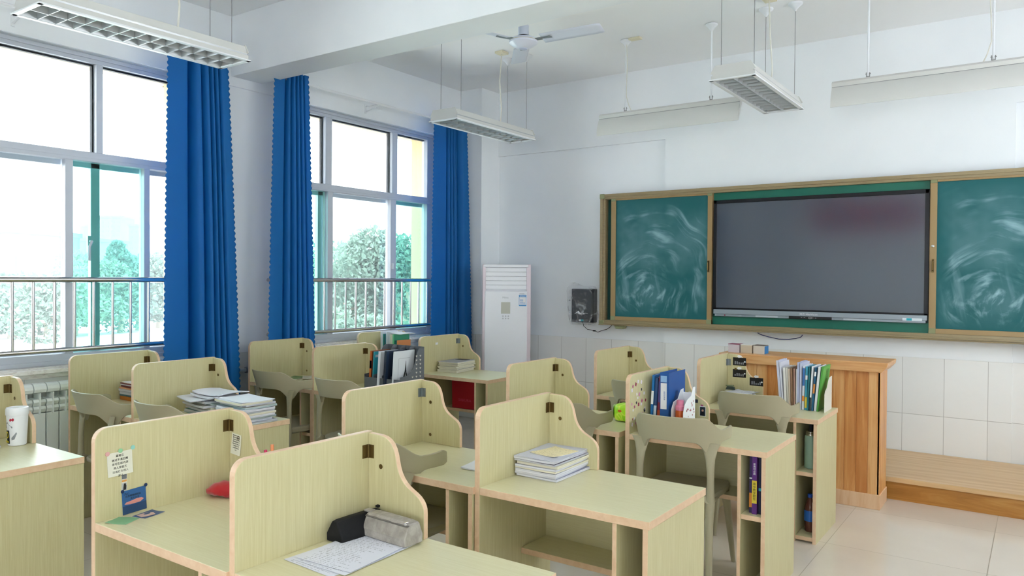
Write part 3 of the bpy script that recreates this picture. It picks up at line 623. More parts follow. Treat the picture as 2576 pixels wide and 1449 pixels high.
# ---------------------------------------------------------------- study desks
DW, DD, ZT = 0.757, 0.54, 0.757
def make_desk(hinge_mat, label):
    t = thing('study_desk', label, 'desk', (0, 0, 0), 0, 'study desks with privacy panels')
    prof = [(0, 0), (DD, 0), (DD, 1.075)] + arc(0.045, 1.075 - 0.045, 0.045, 90, 180, 6)
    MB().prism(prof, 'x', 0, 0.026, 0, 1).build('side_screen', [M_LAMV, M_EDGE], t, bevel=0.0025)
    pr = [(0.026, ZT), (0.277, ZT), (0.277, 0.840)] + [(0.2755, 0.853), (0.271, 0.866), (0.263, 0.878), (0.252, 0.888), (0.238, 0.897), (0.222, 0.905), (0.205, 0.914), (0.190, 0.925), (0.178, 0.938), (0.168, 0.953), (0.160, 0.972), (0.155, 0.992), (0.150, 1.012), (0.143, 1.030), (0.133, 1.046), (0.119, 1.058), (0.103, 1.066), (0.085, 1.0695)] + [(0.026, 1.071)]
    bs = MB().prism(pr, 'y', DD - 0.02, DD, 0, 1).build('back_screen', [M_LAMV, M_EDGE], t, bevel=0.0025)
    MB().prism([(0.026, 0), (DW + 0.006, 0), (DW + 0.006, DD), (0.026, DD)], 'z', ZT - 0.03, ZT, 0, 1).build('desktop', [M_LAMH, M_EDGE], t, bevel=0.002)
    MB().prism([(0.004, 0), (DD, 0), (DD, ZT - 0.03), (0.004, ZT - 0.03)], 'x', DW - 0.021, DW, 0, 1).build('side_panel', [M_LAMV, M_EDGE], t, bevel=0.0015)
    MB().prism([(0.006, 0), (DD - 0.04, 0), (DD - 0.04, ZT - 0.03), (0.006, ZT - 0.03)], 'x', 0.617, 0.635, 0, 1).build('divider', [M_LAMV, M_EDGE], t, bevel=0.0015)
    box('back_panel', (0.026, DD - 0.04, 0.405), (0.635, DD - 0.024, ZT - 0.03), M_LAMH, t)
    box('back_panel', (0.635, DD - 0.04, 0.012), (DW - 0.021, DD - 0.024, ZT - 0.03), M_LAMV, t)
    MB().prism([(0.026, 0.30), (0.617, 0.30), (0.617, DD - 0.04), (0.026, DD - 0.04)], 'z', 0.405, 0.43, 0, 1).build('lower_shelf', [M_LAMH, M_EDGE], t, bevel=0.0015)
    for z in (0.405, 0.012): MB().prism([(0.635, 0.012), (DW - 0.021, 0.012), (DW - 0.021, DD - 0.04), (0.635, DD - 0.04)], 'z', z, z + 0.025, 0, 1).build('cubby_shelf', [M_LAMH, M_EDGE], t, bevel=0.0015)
    h = MB().box((0.026, DD - 0.048, 0.988), (0.0285, DD - 0.024, 1.033)).box((0.030, DD - 0.0225, 0.988), (0.052, DD - 0.020, 1.033))
    h.tube([(0.031, DD - 0.024, 0.988), (0.031, DD - 0.024, 1.033)], 0.0035, 8)
    for dz in (0.994, 1.024):
        h.lathe([(0.004, 0), (0.004, 0.0012)], (0.048, 0, 0), 10); k = len(h.v) - 20
        for i in range(k, len(h.v)): x_, y_, z_ = h.v[i]; h.v[i] = (x_ - 0.006, DD - 0.0225 - z_, dz + y_)
        h.lathe([(0.004, 0), (0.004, 0.0012)], (0, 0, 0), 10); k = len(h.v) - 20
        for i in range(k, len(h.v)): x_, y_, z_ = h.v[i]; h.v[i] = (0.0285 + z_, DD - 0.040 + x_, dz + y_)
    h.build('hinge', hinge_mat, t)
    for zz in (0.965, 0.80):
        MB().lathe([(0.008, 0), (0.0085, 0.001), (0.0075, 0.0018), (0.003, 0.0012)], (0, 0, 0), 14).xf(Matrix.Rotation(R(90), 4, 'X')).build('screw_cap', M_BRASS, bs, (0.085, DD - 0.02, zz))
    return t
desk_brass = make_desk(M_BRASS, ''); desk_zinc = make_desk(M_ZINC, '')
DESKS = {
 'A': (-2.655, 1.300, 0, 'b', 'pale wood study desk with notes pinned on its side screen, at the near edge'),
 'B': (-1.893, 1.310, 0, 'b', 'pale wood study desk carrying the two pencil cases and a printed sheet'),
 'C': (-1.868, 2.420, 0, 'b', 'pale wood study desk with a stack of papers and a yellow note on top'),
 'D': (-2.628, 2.405, 0, 'z', 'pale wood study desk with a bare top, behind the one with pencil cases'),
 'E': (-2.655, 3.745, 0, 'b', 'pale wood study desk holding the lime green tissue pack'),
 'F': (-1.855, 3.740, 0, 'b', 'pale wood study desk covered in small stickers with a blue binder'),
 'G': (-2.660, 4.850, 0, 'b', 'pale wood study desk closest below the blackboard, behind the tissue pack'),
 'H': (-1.860, 4.790, 0, 'z', 'pale wood study desk before the lectern with photo cards and a book row'),
 'I': (-4.400, 2.385, 0, 'b', 'pale wood study desk with two heaped piles of papers'),
 'J': (-5.165, 2.385, 0, 'b', 'pale wood study desk beside the radiator with a short pile of books'),
 'K': (-5.195, 3.765, 0, 'b', 'pale wood study desk below the curtain past the beam with a few cards on it'),
 'L': (-4.430, 3.760, 0, 'b', 'pale wood study desk carrying the grey magazine rack'),
 'M': (-4.475, 4.980, 0, 'z', 'pale wood study desk with a magazine stack above and a red bag beneath'),
 'N': (-5.236, 4.975, 0, 'z', 'pale wood study desk under the far window with upright folders and green books'),
 'O': (-4.395, 1.210, 0, 'b', 'pale wood study desk with the white tumbler'),
}
D = {}; used = set()
for k, (x, y, rz, hg, lab) in DESKS.items():
    src = desk_brass if hg == 'b' else desk_zinc
    if hg not in used: used.add(hg); src.location = (x, y, 0); src['label'] = lab; D[k] = src
    else: D[k] = dup(src, (x, y, 0), rz, lab)

# ---------------------------------------------------------------- chairs
M_CHAIR = mat('chair_plastic', '#aaa287', 0.42)
def sst(a, b, x): q = max(0.0, min(1.0, (x - a) / (b - a))); return q * q * (3 - 2 * q)
def make_chair():
    t = thing('plastic_chair', '', 'chair', (0, 0, 0), 0, 'olive plastic chairs tucked under the desks')
    TH = 98.0
    def pt(u, v, off):
        th = (u * 2 - 1) * TH; a = abs(th)
        sx = math.copysign(abs(math.sin(R(min(a, 90)))) ** 0.80, th)
        zt = 0.905 - 0.070 * sst(34, 66, a) + 0.006 * sst(72, 98, a)
        zb = 0.776 - 0.004 * sst(40, 80, a)
        zb -= 0.075 * math.exp(-(abs((a - 46) / 13.0)) ** 2.2)
        e = sst(90, 98, a); mid = (zt + zb) / 2
        zt = zt + (mid + 0.020 - zt) * e ** 3 * 0.8; zb = zb + (mid - 0.020 - zb) * e ** 3 * 0.8
        z = zb + (zt - zb) * v
        lean = 0.034 * (z - 0.76) / 0.13 * (1 - sst(50, 90, a) * 0.5)
        x = (0.235 + lean * 0.5 + off) * sx
        y = -0.215 - lean - off + (0.215 + off) * (1 - math.cos(R(a))) * 1.12
        return (x, y, z)
    nu, nv = 72, 8; b = MB()
    T = 0.011
    outer = [[pt(i / nu, j / nv, T / 2) for j in range(nv + 1)] for i in range(nu + 1)]
    inner = [[pt(i / nu, j / nv, -T / 2) for j in range(nv + 1)] for i in range(nu + 1)]
    vs = []; ring = 2 * (nv + 1)
    for i in range(nu + 1): vs += outer[i] + inner[i][::-1]
    fs = []
    for i in range(nu):
        for k in range(ring): fs.append((i * ring + k, i * ring + (k + 1) % ring, (i + 1) * ring + (k + 1) % ring, (i + 1) * ring + k))
    fs.append(tuple(range(ring))); fs.append(tuple(nu * ring + k for k in range(ring - 1, -1, -1)))
    b.add(vs, fs); b.build('backrest', M_CHAIR, t, smooth=60, bevel=0.003)
    # seat: rounded square pan with a soft dish
    b = MB(); n = 40
    def ring_at(s, z, dz=0.0):
        out = []
        for k in range(n):
            a = 2 * math.pi * k / n; c, q = math.cos(a), math.sin(a)
            x = math.copysign(abs(c) ** 0.55, c) * 0.205 * s; y = math.copysign(abs(q) ** 0.55, q) * 0.245 * s + 0.08
            if y < 0: x *= 0.93
            zz = z + 0.024 - (0.02 * ((y - 0.24) / 0.08) ** 2 if y > 0.24 else 0) * s
            out.append((x, y, zz))
        return out
    rings = [ring_at(0.02, 0.452), ring_at(0.4, 0.453), ring_at(0.75, 0.459), ring_at(0.9, 0.466), ring_at(0.98, 0.466), ring_at(1.0, 0.458), ring_at(0.995, 0.442), ring_at(0.95, 0.434), ring_at(0.6, 0.432), ring_at(0.02, 0.432)]
    vs = [v for r_ in rings for v in r_]; fs = []
    for i in range(len(rings) - 1):
        for k in range(n): fs.append((i * n + k, i * n + (k + 1) % n, (i + 1) * n + (k + 1) % n, (i + 1) * n + k))
    fs.append(tuple(range(n - 1, -1, -1))); fs.append(tuple(range(len(vs) - n, len(vs))))
    b.add(vs, fs); b.build('seat', M_CHAIR, t, smooth=50)
    for s in (-1, 1):
        p = [(s * 0.181, -0.147, 0.770), (s * 0.181, -0.147, 0.735), (s * 0.183, -0.150, 0.69), (s * 0.186, -0.153, 0.62), (s * 0.186, -0.153, 0.54), (s * 0.186, -0.154, 0.47), (s * 0.186, -0.172, 0.36), (s * 0.194, -0.20, 0.2), (s * 0.202, -0.225, 0.0)]
        r = [0.052, 0.036, 0.025, 0.0185, 0.019, 0.024, 0.021, 0.018, 0.014]; fl = [0.12, 0.22, 0.5, 0.8, 0.85, 0.85, 0.9, 0.9, 0.9]
        MB().tube(p, r, 14, flat=fl).build('rear_leg', M_CHAIR, t, smooth=60)
        p = [(s * 0.150, 0.23, 0.458), (s * 0.158, 0.265, 0.43), (s * 0.166, 0.30, 0.34), (s * 0.176, 0.345, 0.16), (s * 0.184, 0.385, 0.0)]
        MB().tube(p, [0.030, 0.027, 0.021, 0.017, 0.013], 12).build('front_leg', M_CHAIR, t, smooth=60)
        p = [(s * 0.178, -0.165, 0.49), (s * 0.180, -0.12, 0.466), (s * 0.178, 0.0, 0.460), (s * 0.165, 0.2, 0.458)]
        MB().tube(p, [0.022, 0.017, 0.013, 0.012], 10).build('seat_rail', M_CHAIR, t, smooth=60)
    return t
chair0 = make_chair()
CH = [(-1.562, 3.840, 6, 'olive plastic chair at the stickered desk, seen whole from behind'),
      (-1.470, 4.835, 2, 'olive plastic chair at the desk in front of the lectern'),
      (-2.225, 4.90, 0, 'olive plastic chair partly hidden behind the stickered side screen'),
      (-2.24, 3.875, 2, 'olive plastic chair whose armrest shows beside the lime green tissue pack'),
      (-2.365, 2.535, 0, 'olive plastic chair whose armrest shows above the bare desk behind the pencil cases'),
      (-4.620, 2.455, -2, 'olive plastic chair at the desk beside the radiator'),
      (-3.955, 2.480, 0, 'olive plastic chair at the desk with the heaped paper piles'),
      (-4.630, 3.745, 0, 'olive plastic chair at the desk below the curtain past the beam'),
      (-3.925, 3.735, 1, 'olive plastic chair at the desk with the grey magazine rack')]
CH[5] = (-4.625, 2.46, -2, CH[5][3]); CH = [(c[0], c[1], c[2], c[3]) for c in CH]
for k, (x, y, rz, lab) in enumerate(CH):
    if k > 1: x -= 0.03
    if k == 0: chair0.location = (x, y, 0); chair0.rotation_euler = (0, 0, R(rz)); chair0['label'] = lab
    else: dup(chair0, (x, y, 0), R(rz), lab)

# ---------------------------------------------------------------- grille lamps
M_LAMP = mat('lamp_enamel', '#d3d3d0', 0.3); M_LOUV = mat('louver_aluminium', '#b6babd', 0.3, 0.4); M_WIRE = mat('steel_wire', '#8f9092', 0.4, 0.7)
M_CORD = mat('white_cord', '#dedcd2', 0.5); M_ROSE = mat('ceiling_rose_white', '#e6e9ee', 0.4); M_BOX = mat('cream_junction_box', '#e6dfc3', 0.5)
def rose(b, x, y, z, r=0.055):
    b.lathe([(0.006, -0.062), (0.014, -0.05), (0.024, -0.034), (r * 0.62, -0.026), (r * 0.70, -0.020), (r * 0.92, -0.014), (r, -0.006), (r, 0.0)], (x, y, z), 24)
def make_grille():
    t = thing('grille_lamp', '', 'ceiling lamp', (0, 0, 2.93), 0, 'hanging grille lamps')
    Lh, Wh = 0.61, 0.155
    b = MB(); prof = [(-0.148, 0.008), (-0.148, 0.034), (-0.136, 0.038), (-0.138, 0.048), (-0.120, 0.095), (0.120, 0.095), (0.138, 0.048), (0.136, 0.038), (0.148, 0.034), (0.148, 0.008), (0.144, 0.008), (0.144, 0.032), (0.133, 0.036), (0.116, 0.091), (-0.116, 0.091), (-0.133, 0.036), (-0.144, 0.032), (-0.144, 0.008)]
    b.prism(prof, 'y', -Lh + 0.02, Lh - 0.02)
    for s in (-1, 1):
        b.prism([(-0.148, 0.008), (0.148, 0.008), (0.148, 0.034), (0.132, 0.042), (0.152, 0.050), (0.122, 0.102), (-0.122, 0.102), (-0.152, 0.050), (-0.132, 0.042), (-0.148, 0.034)], 'y', s * (Lh - 0.02), s * (Lh - 0.016))
    b.build('housing', M_LAMP, t)
    b = MB()
    for s in (-1, 1):
        b.box((min(s * Wh, s * (Wh - 0.028)), -Lh, 0.0), (max(s * Wh, s * (Wh - 0.028)), Lh, 0.009)); b.box((-Wh, min(s * Lh, s * (Lh - 0.026)), 0.0), (Wh, max(s * Lh, s * (Lh - 0.026)), 0.009))
    b.build('trim_frame', M_WHITE, t, bevel=0.0015)
    b = MB(); N_ = 13; y0 = -Lh + 0.026; st = (2 * Lh - 0.052) / N_
    for k in range(1, N_):
        y = y0 + k * st
        for x0, x1 in ((-0.127, -0.003), (0.003, 0.127)):
            b.add([(x0, y - 0.002, 0.003), (x1, y - 0.002, 0.003), (x1, y + 0.002, 0.003), (x0, y + 0.002, 0.003), (x0, y - 0.012, 0.044), (x1, y - 0.012, 0.044), (x1, y + 0.012, 0.044), (x0, y + 0.012, 0.044)],
                  [(0, 1, 2, 3), (0, 4, 5, 1), (3, 2, 6, 7), (4, 7, 6, 5)])
    for x in (-0.127, 0.0, 0.127):
        w = 0.002; q = 0.020 if x == 0 else 0.012
        b.add([(x - w, -Lh + 0.02, 0.002), (x + w, -Lh + 0.02, 0.002), (x + w, Lh - 0.02, 0.002), (x - w, Lh - 0.02, 0.002), (x - q, -Lh + 0.02, 0.046), (x + q, -Lh + 0.02, 0.046), (x + q, Lh - 0.02, 0.046), (x - q, Lh - 0.02, 0.046)],
              [(0, 1, 2, 3), (0, 4, 7, 3), (1, 2, 6, 5)])
    b.build('louver', M_LOUV, t)
    for x in (-0.065, 0.065): MB().tube([(x, -0.57, 0.06), (x, 0.57, 0.06)], 0.013, 12).build('fluorescent_tube', M_WHITE, t, smooth=40)
    H = ZC - 2.93
    for x in (-0.112, 0.112):
        for s in (-1, 1):
            w = MB().tube([(x, s * 0.50, 0.08), (x, s * 0.50, H - 0.055)], 0.0022, 6).tube([(x, s * 0.50, 0.085), (x * 0.97, s * 0.475, 0.10), (x * 0.94, s * 0.44, 0.088)], 0.0016, 5)
            w = w.build('suspension_wire', M_WIRE, t); rb = MB(); rose(rb, x, s * 0.50, H); rb.build('ceiling_rose', M_ROSE, w, smooth=40)
    MB().tube([(0.02, 0.2, 0.085), (0.025, 0.21, 0.25), (0.01, 0.2, 0.5), (-0.02, 0.27, H - 0.02)], 0.006, 8).build('power_cord', M_CORD, t, smooth=50)
    box('junction_box', (-0.065, 0.22, H - 0.022), (0.025, 0.32, H), M_BOX, t, bevel=0.003)
    b = MB()
    for s in (-1, 1):
        for x in (-0.12, 0.12): b.box((x - 0.006, s * 0.42 - 0.006, 0.050), (x + 0.006, s * 0.42 + 0.006, 0.078))
    b.build('clip', M_WIRE, t)
    return t
gl = make_grille(); gl.location = (-4.205, 2.345, 2.93); gl['label'] = 'white grille lamp hanging over the window side before the ceiling beam'
dup(gl, (-4.200, 5.575, 2.93), 0, 'white grille lamp hanging past the beam in front of the curtains')
dup(gl, (-1.707, 5.575, 2.93), 0, 'white grille lamp hanging in front of the blackboard lamps')
# blackboard lamps
def make_board_lamp():
    t = thing('blackboard_lamp', '', 'ceiling lamp', (0, 0, 2.89), 0, 'blackboard lamps'); h = 0.645
    outer = [(0.045, 0.205), (-0.005, 0.205), (-0.024, 0.188), (-0.014, 0.158), (-0.028, 0.135), (-0.046, 0.10), (-0.058, 0.06), (-0.062, 0.03), (-0.060, 0.0)]
    inner = [(-0.055, 0.0), (-0.055, 0.04), (-0.04, 0.10), (-0.018, 0.145), (0.02, 0.185), (0.045, 0.19)]
    MB().prism(outer + inner, 'x', -h, h).build('reflector', M_LAMP, t, smooth=30)
    for s in (-1, 1): MB().prism([(0.045, 0.203), (-0.005, 0.203), (-0.02, 0.188), (-0.012, 0.158), (-0.058, 0.002), (-0.055, 0.0), (0.03, 0.15)], 'x', s * (h + 0.002), s * (h - 0.004)).build('end_plate', M_LAMP, t)
    MB().tube([(-h + 0.03, 0.0, 0.125), (h - 0.03, 0.0, 0.125)], 0.013, 10).build('fluorescent_tube', M_WHITE, t, smooth=40)
    b = MB().box((-h, -0.0155, 0.157), (h, -0.0125, 0.1605))
    b.build('seam', mat('seam_grey', '#8d9092', 0.5), t)
    b = MB()
    for k in range(9): b.box((-h + 0.12 + k * 0.13, 0.012, 0.2048), (-h + 0.135 + k * 0.13, 0.02, 0.2056))
    b.build('vent_slot', M_BLACK, t)
    H = ZC - 2.89
    for x in (-0.40, 0.39):
        r = MB().tube([(x, 0.02, 0.225), (x, 0.02, H - 0.05)], 0.0075, 8).build('hanging_rod', M_ROSE, t, smooth=40)
        rb = MB(); rose(rb, x, 0.02, H, 0.05); rb.build('ceiling_rose', M_ROSE, r, smooth=40)
        MB().box((x - 0.008, 0.008, 0.2), (x + 0.008, 0.03, 0.215)).tube([(x - 0.01, 0.02, 0.205), (x - 0.012, 0.02, 0.245), (x + 0.012, 0.02, 0.245), (x + 0.01, 0.02, 0.205)], 0.003, 6).tube([(x - 0.018, 0.02, 0.235), (x + 0.018, 0.02, 0.235)], 0.003, 6).build('rod_clamp', M_WIRE, r)
    return t
bl = make_board_lamp(); bl.location = (-2.685, 6.15, 2.885); bl['label'] = 'long white blackboard lamp partly behind the grille lamp'
b2 = dup(bl, (-0.690, 6.15, 2.90), 0, 'long white blackboard lamp cut by the frame edge, above the screen')
for root, x in ((bl, -0.40), (b2, 0.39)):
    s = 1 if x < 0 else -1
    MB().tube([(x + s * 0.06, 0.02, 0.205), (x + s * 0.035, 0.015, 0.26), (x + s * 0.012, 0.012, 0.34), (x + s * 0.016, 0.01, 0.5), (x + s * 0.022, 0.008, 0.62), (x + s * 0.012, 0.01, 0.80)], 0.004, 6).build('power_cord', M_CORD, root, smooth=60)
MB().box((-0.36, -0.02, 0.828), (-0.25, 0.04, 0.845)).build('junction_box', M_BOX, bl, bevel=0.003)

# ---------------------------------------------------------------- ceiling fan
fan = thing('ceiling_fan', 'white three-blade ceiling fan beyond the ceiling beam', 'fan', (-3.14, 4.62, 3.32))
M_FAN = mat('fan_white', '#dfe4f2', 0.3)
MB().lathe([(0.014, 0.13), (0.014, 0.41)], (0, 0, 0), 16).build('down_rod', M_FAN, fan, smooth=40)
MB().lathe([(0.02, 0.36), (0.05, 0.375), (0.06, 0.41)], (0, 0, 0), 24).build('ceiling_cup', M_FAN, fan, smooth=40)
MB().lathe([(0.040, 0.05), (0.040, 0.115), (0.037, 0.127), (0.016, 0.145), (0.012, 0.16)], (0, 0, 0), 24).build('lower_cup', M_FAN, fan, smooth=40)
MB().lathe([(0.034, 0.035), (0.034, 0.05)], (0, 0, 0), 20).build('motor_gap', M_BLACK, fan, smooth=40)
mm_ = [0, 0, 0, 0, 0, 1, 0, 0]
MB().lathe([(0.004, -0.048), (0.030, -0.045), (0.060, -0.036), (0.085, -0.022), (0.104, -0.006), (0.106, 0.006), (0.104, 0.010), (0.090, 0.026), (0.05, 0.038), (0.01, 0.04)], (0, 0, 0), 40, ms=[0, 0, 0, 0, 0, 1, 0, 0, 0]).build('motor_housing', [M_FAN, mat('fan_gold_line', '#c9b98a', 0.4)], fan, smooth=30)
MB().lathe([(0.003, -0.052), (0.028, -0.05), (0.030, -0.044)], (0, 0, 0), 24).build('centre_badge', mat('fan_badge', '#bcc3da', 0.3), fan, smooth=30)
for ang in (8.0, 128.0, 248.0):
    b = MB(); L0, L1 = 0.15, 0.61
    def bf(u, v):
        x = L0 + (L1 - L0) * u; w = 0.062 + 0.0 * u; y = (v - 0.5) * 2 * w
        if u > 0.93: y *= 1 - ((u - 0.93) / 0.07) ** 3 * 0.12
        return (x, y, -0.22 * y + 0.012 * u + 0.01)
    b.grid(bf, 16, 4); o = b.build('blade', M_FAN, fan, (0, 0, 0), (0, 0, R(ang)), smooth=50, solid=0.003)
    MB().prism([(0.085, -0.02), (0.22, -0.028), (0.23, 0), (0.22, 0.028), (0.085, 0.02)], 'z', 0.008, 0.013).build('blade_bracket', M_ZINC, o)

# ---------------------------------------------------------------- papers, booklets, books
def booklet(w, d, t, cm, pm, seed, curl=0.0, name='booklet'):
    """a lying booklet: page block with a thin cover sheet on top; origin at its base centre"""
    r_ = random.Random(seed); ph = r_.uniform(0, 6); b = MB(); nx, ny = 8, 8
    def top(u, v): return (w * (u - 0.5), d * (v - 0.5), t + curl * (abs(2 * u - 1) ** 3) * (0.5 + 0.5 * math.sin(ph + v * 3)) + 0.0015 * math.sin(ph + u * 5) * math.sin(v * 4 + ph))
    def bot(u, v): x, y, z = top(u, v); return (x, y, max(0.0, z - t))
    n0 = 0; g1 = [top(i / nx, j / ny) for j in range(ny + 1) for i in range(nx + 1)]; g0 = [bot(i / nx, j / ny) for j in range(ny + 1) for i in range(nx + 1)]
    F = lambda o: [(o + j * (nx + 1) + i, o + j * (nx + 1) + i + 1, o + (j + 1) * (nx + 1) + i + 1, o + (j + 1) * (nx + 1) + i) for j in range(ny) for i in range(nx)]
    K = (nx + 1) * (ny + 1); b.add(g1 + g0, F(0), 0); b.f += [tuple(reversed(f)) for f in F(K)]; b.m += [0] * nx * ny
    rim = [i for i in range(nx + 1)] + [(j + 1) * (nx + 1) + nx for j in range(ny)] + [ny * (nx + 1) + i for i in range(nx - 1, -1, -1)] + [j * (nx + 1) for j in range(ny - 1, 0, -1)]
    for q in range(len(rim)): a, c = rim[q], rim[(q + 1) % len(rim)]; b.f.append((a, c, c + K, a + K)); b.m.append(1)
    return b.build(name, [cm, pm])
def stripes(name, c1, c2, sc):
    m = mat(name, rough=0.85); g = noise(m, tex_coord(m, (3, 3, sc)), 1.0, 2, 0.5); to_color(m, ramp(m, g, [(0.35, c1), (0.65, c2)])); return m
M_PG1 = stripes('page_edges_white', '#b9bac6', '#ebebf0', 900); M_PG2 = stripes('page_edges_cream', '#cbc5ae', '#eeead9', 900); M_PGT = stripes('page_edges_teal', '#47766f', '#d9dde0', 300); M_PG3 = stripes('page_edges_grey', '#9a9ca3', '#dcdde2', 700)
def cov(c): return mat('cover_' + c.lstrip('#'), c, 0.5)
def text_lines_mat(name, base, ink, sc=(0, 95, 0), dens=0.5):
    """printed lines: rows of dark dashes on paper"""
    if name in MATS: return MATS[name]
    m = mat(name, base, 0.85); N, L, b = nodes(m); t = N.new('ShaderNodeTexCoord'); s = N.new('ShaderNodeSeparateXYZ'); L.new(t.outputs['Object'], s.inputs[0])
    def M(op, a, c=None):
        n = N.new('ShaderNodeMath'); n.operation = op
        for i, x in enumerate((a, c)):
            if x is None: continue
            if isinstance(x, (int, float)): n.inputs[i].default_value = x
            else: L.new(x, n.inputs[i])
        return n.outputs[0]
    fr = M('FRACT', M('MULTIPLY', s.outputs['Y'], sc[1])); row = M('LESS_THAN', fr, 0.38)
    rid = M('FLOOR', M('MULTIPLY', s.outputs['Y'], sc[1]))
    cv = N.new('ShaderNodeCombineXYZ'); L.new(M('MULTIPLY', s.outputs['X'], 210.0), cv.inputs[0]); L.new(M('MULTIPLY', rid, 3.7), cv.inputs[1])
    nz = N.new('ShaderNodeTexNoise'); nz.inputs['Scale'].default_value = 1.0; nz.inputs['Detail'].default_value = 1; L.new(cv.outputs[0], nz.inputs['Vector'])
    ch = M('GREATER_THAN', nz.outputs[0], dens)
    w1 = N.new('ShaderNodeTexWhiteNoise'); w1.noise_dimensions = '1D'; L.new(rid, w1.inputs['W'])
    lim = M('LESS_THAN', s.outputs['X'], M('ADD', M('MULTIPLY', w1.outputs['Value'], 0.07), 0.02)); lo = M('GREATER_THAN', s.outputs['X'], -0.085)
    k = M('MULTIPLY', M('MULTIPLY', row, ch), M('MULTIPLY', lim, lo)); k = M('MULTIPLY', k, 0.42)
    mx = N.new('ShaderNodeMixRGB'); L.new(k, mx.inputs[0]); mx.inputs[1].default_value = lin(base); mx.inputs[2].default_value = lin(ink); to_color(m, mx.outputs[0]); return m
M_PRINT = text_lines_mat('printed_page', '#dfe0ea', '#50525e')
def pile(prefix, cx, cy, z, rz, items, group, cat='booklet', jit=0.006, seed=1):
    """items bottom to top: (w, d, t, cover mat, page mat, name, label, drz, dx, dy, curl)"""
    r_ = random.Random(seed); out = []
    for k, (w, d, th, cm, pm, nm, lab, dr, dx, dy, curl) in enumerate(items):
        o = booklet(w, d, th, cm, pm, seed * 50 + k, curl, nm)
        o.location = (cx + dx + r_.uniform(-jit, jit), cy + dy + r_.uniform(-jit, jit), z); o.rotation_euler = (0, 0, R(rz + dr + r_.uniform(-1.5, 1.5)))
        tag(o, lab, cat if nm != 'book' else 'book', group); out.append(o); z += th + 0.0006
    return out, z
ordn = ['lowest', 'second lowest', 'third from the bottom', 'fourth from the bottom', 'fifth from the bottom', 'sixth from the bottom', 'seventh from the bottom', 'eighth from the bottom', 'ninth from the bottom', 'tenth from the bottom', 'eleventh from the bottom', 'twelfth from the bottom']
ZD = ZT + 0.0008
# stack on desk C
g = 'booklets in the stack under the yellow note'; it = []
for k, (th, cm, pm, cl) in enumerate([(0.010, '#a9acc0', M_PG1, 'grey-blue'), (0.008, '#d8d8e2', M_PG1, 'white'), (0.014, '#8f93aa', M_PG1, 'grey-blue'), (0.008, '#e2dcc4', M_PG2, 'cream-edged'), (0.009, '#b5b7c8', M_PG1, 'pale blue-grey'), (0.012, '#e0dac0', M_PG2, 'cream-edged'), (0.007, '#7c7486', M_PG3, 'dark-covered'), (0.011, '#ccd0dd', M_PG1, 'white')]):
    it.append((0.20, 0.285, th, cov(cm), pm, 'booklet', '%s booklet, %s in the stack under the yellow note' % (cl, ordn[k]), 0, 0, 0, 0.001))
_, zc = pile('c', -1.735, 2.80, ZD, 1, it, g, seed=2)
it = [(0.205, 0.292, 0.003, mat('cover_sheet', '#c9cbd8', 0.8), M_PG1, 'exam_paper', 'pale grey exam sheets on top of the stack, under the yellow note', 3, 0.004, 0.004, 0.003)]
_, zc = pile('c', -1.735, 2.80, zc, 1, it, None, 'paper', seed=3)
M_NOTEY = text_lines_mat('handwritten_note', '#e9ddb6', '#6a6350', (0, 110, 0), 0.52)
o = booklet(0.135, 0.165, 0.002, M_NOTEY, M_CREAM, 9, 0.004, 'handwritten_note'); o.location = (-1.725, 2.80, zc); o.rotation_euler = (0, 0, R(-9)); tag(o, 'curled yellow handwritten note on top of the paper stack', 'paper')
# loose stack on desk M
it = []
for k, (th, c, n) in enumerate([(0.011, '#d8d4c6', 'cream'), (0.009, '#cfcabb', 'cream'), (0.008, '#9ea3a8', 'grey-covered'), (0.011, '#dedac9', 'cream'), (0.009, '#c9c5b6', 'beige'), (0.010, '#e0dccb', 'cream'), (0.008, '#b2b0ac', 'grey'), (0.009, '#d9d5c7', 'pale'), (0.008, '#d2cec4', 'pale')]):
    it.append((0.205, 0.285, th, cov(c), M_PG2, 'booklet', '%s magazine, %s in the stack near the air conditioner' % (n, ordn[k]), 0, 0, 0, 0.001))
_, z = pile('m', -4.325, 5.33, ZD, 6, it, 'magazines in the stack near the air conditioner', jit=0.008, seed=4)
o = booklet(0.21, 0.285, 0.003, mat('grey_cover', '#a9acb5', 0.5), M_PG1, 5, 0.002, 'booklet'); o.location = (-4.325, 5.33, z); o.rotation_euler = (0, 0, R(4)); tag(o, 'dark-headed magazine on top of the stack near the air conditioner', 'booklet', 'magazines in the stack near the air conditioner')
MB().box((-0.06, 0.06, 0.0), (0.06, 0.13, 0.0012)).build('cover_header', mat('cover_dark', '#3c3f49', 0.5), o, (0, 0, 0.0042))
# heaped piles on desk I
cols = ['#c9ccd6', '#dcdce2', '#9fb0b0', '#d6d3c8', '#5f8f86', '#e2e2e6', '#aab3c4', '#d9d6cb', '#7c8894', '#dfe0e6', '#cfcabb']
nm = {'#c9ccd6': 'grey-white', '#dcdce2': 'white', '#9fb0b0': 'grey-green', '#d6d3c8': 'cream', '#5f8f86': 'teal-edged', '#e2e2e6': 'white', '#aab3c4': 'pale blue', '#d9d6cb': 'cream', '#7c8894': 'slate', '#dfe0e6': 'white', '#cfcabb': 'beige'}
it = [(0.285, 0.20, 0.0118, cov(c), (M_PG3, M_PG1, M_PGT, M_PG1, M_PG2)[k % 5], 'booklet', '%s booklet, %s in the squarer heaped pile at the desk end' % (nm[c], ordn[k]), (k * 5) % 7 - 3, 0, 0, 0.003) for k, c in enumerate(cols[:10])]
_, z = pile('i', -3.80, 2.74, ZD, -3, it, 'booklets in the squarer heaped pile', jit=0.018, seed=6)
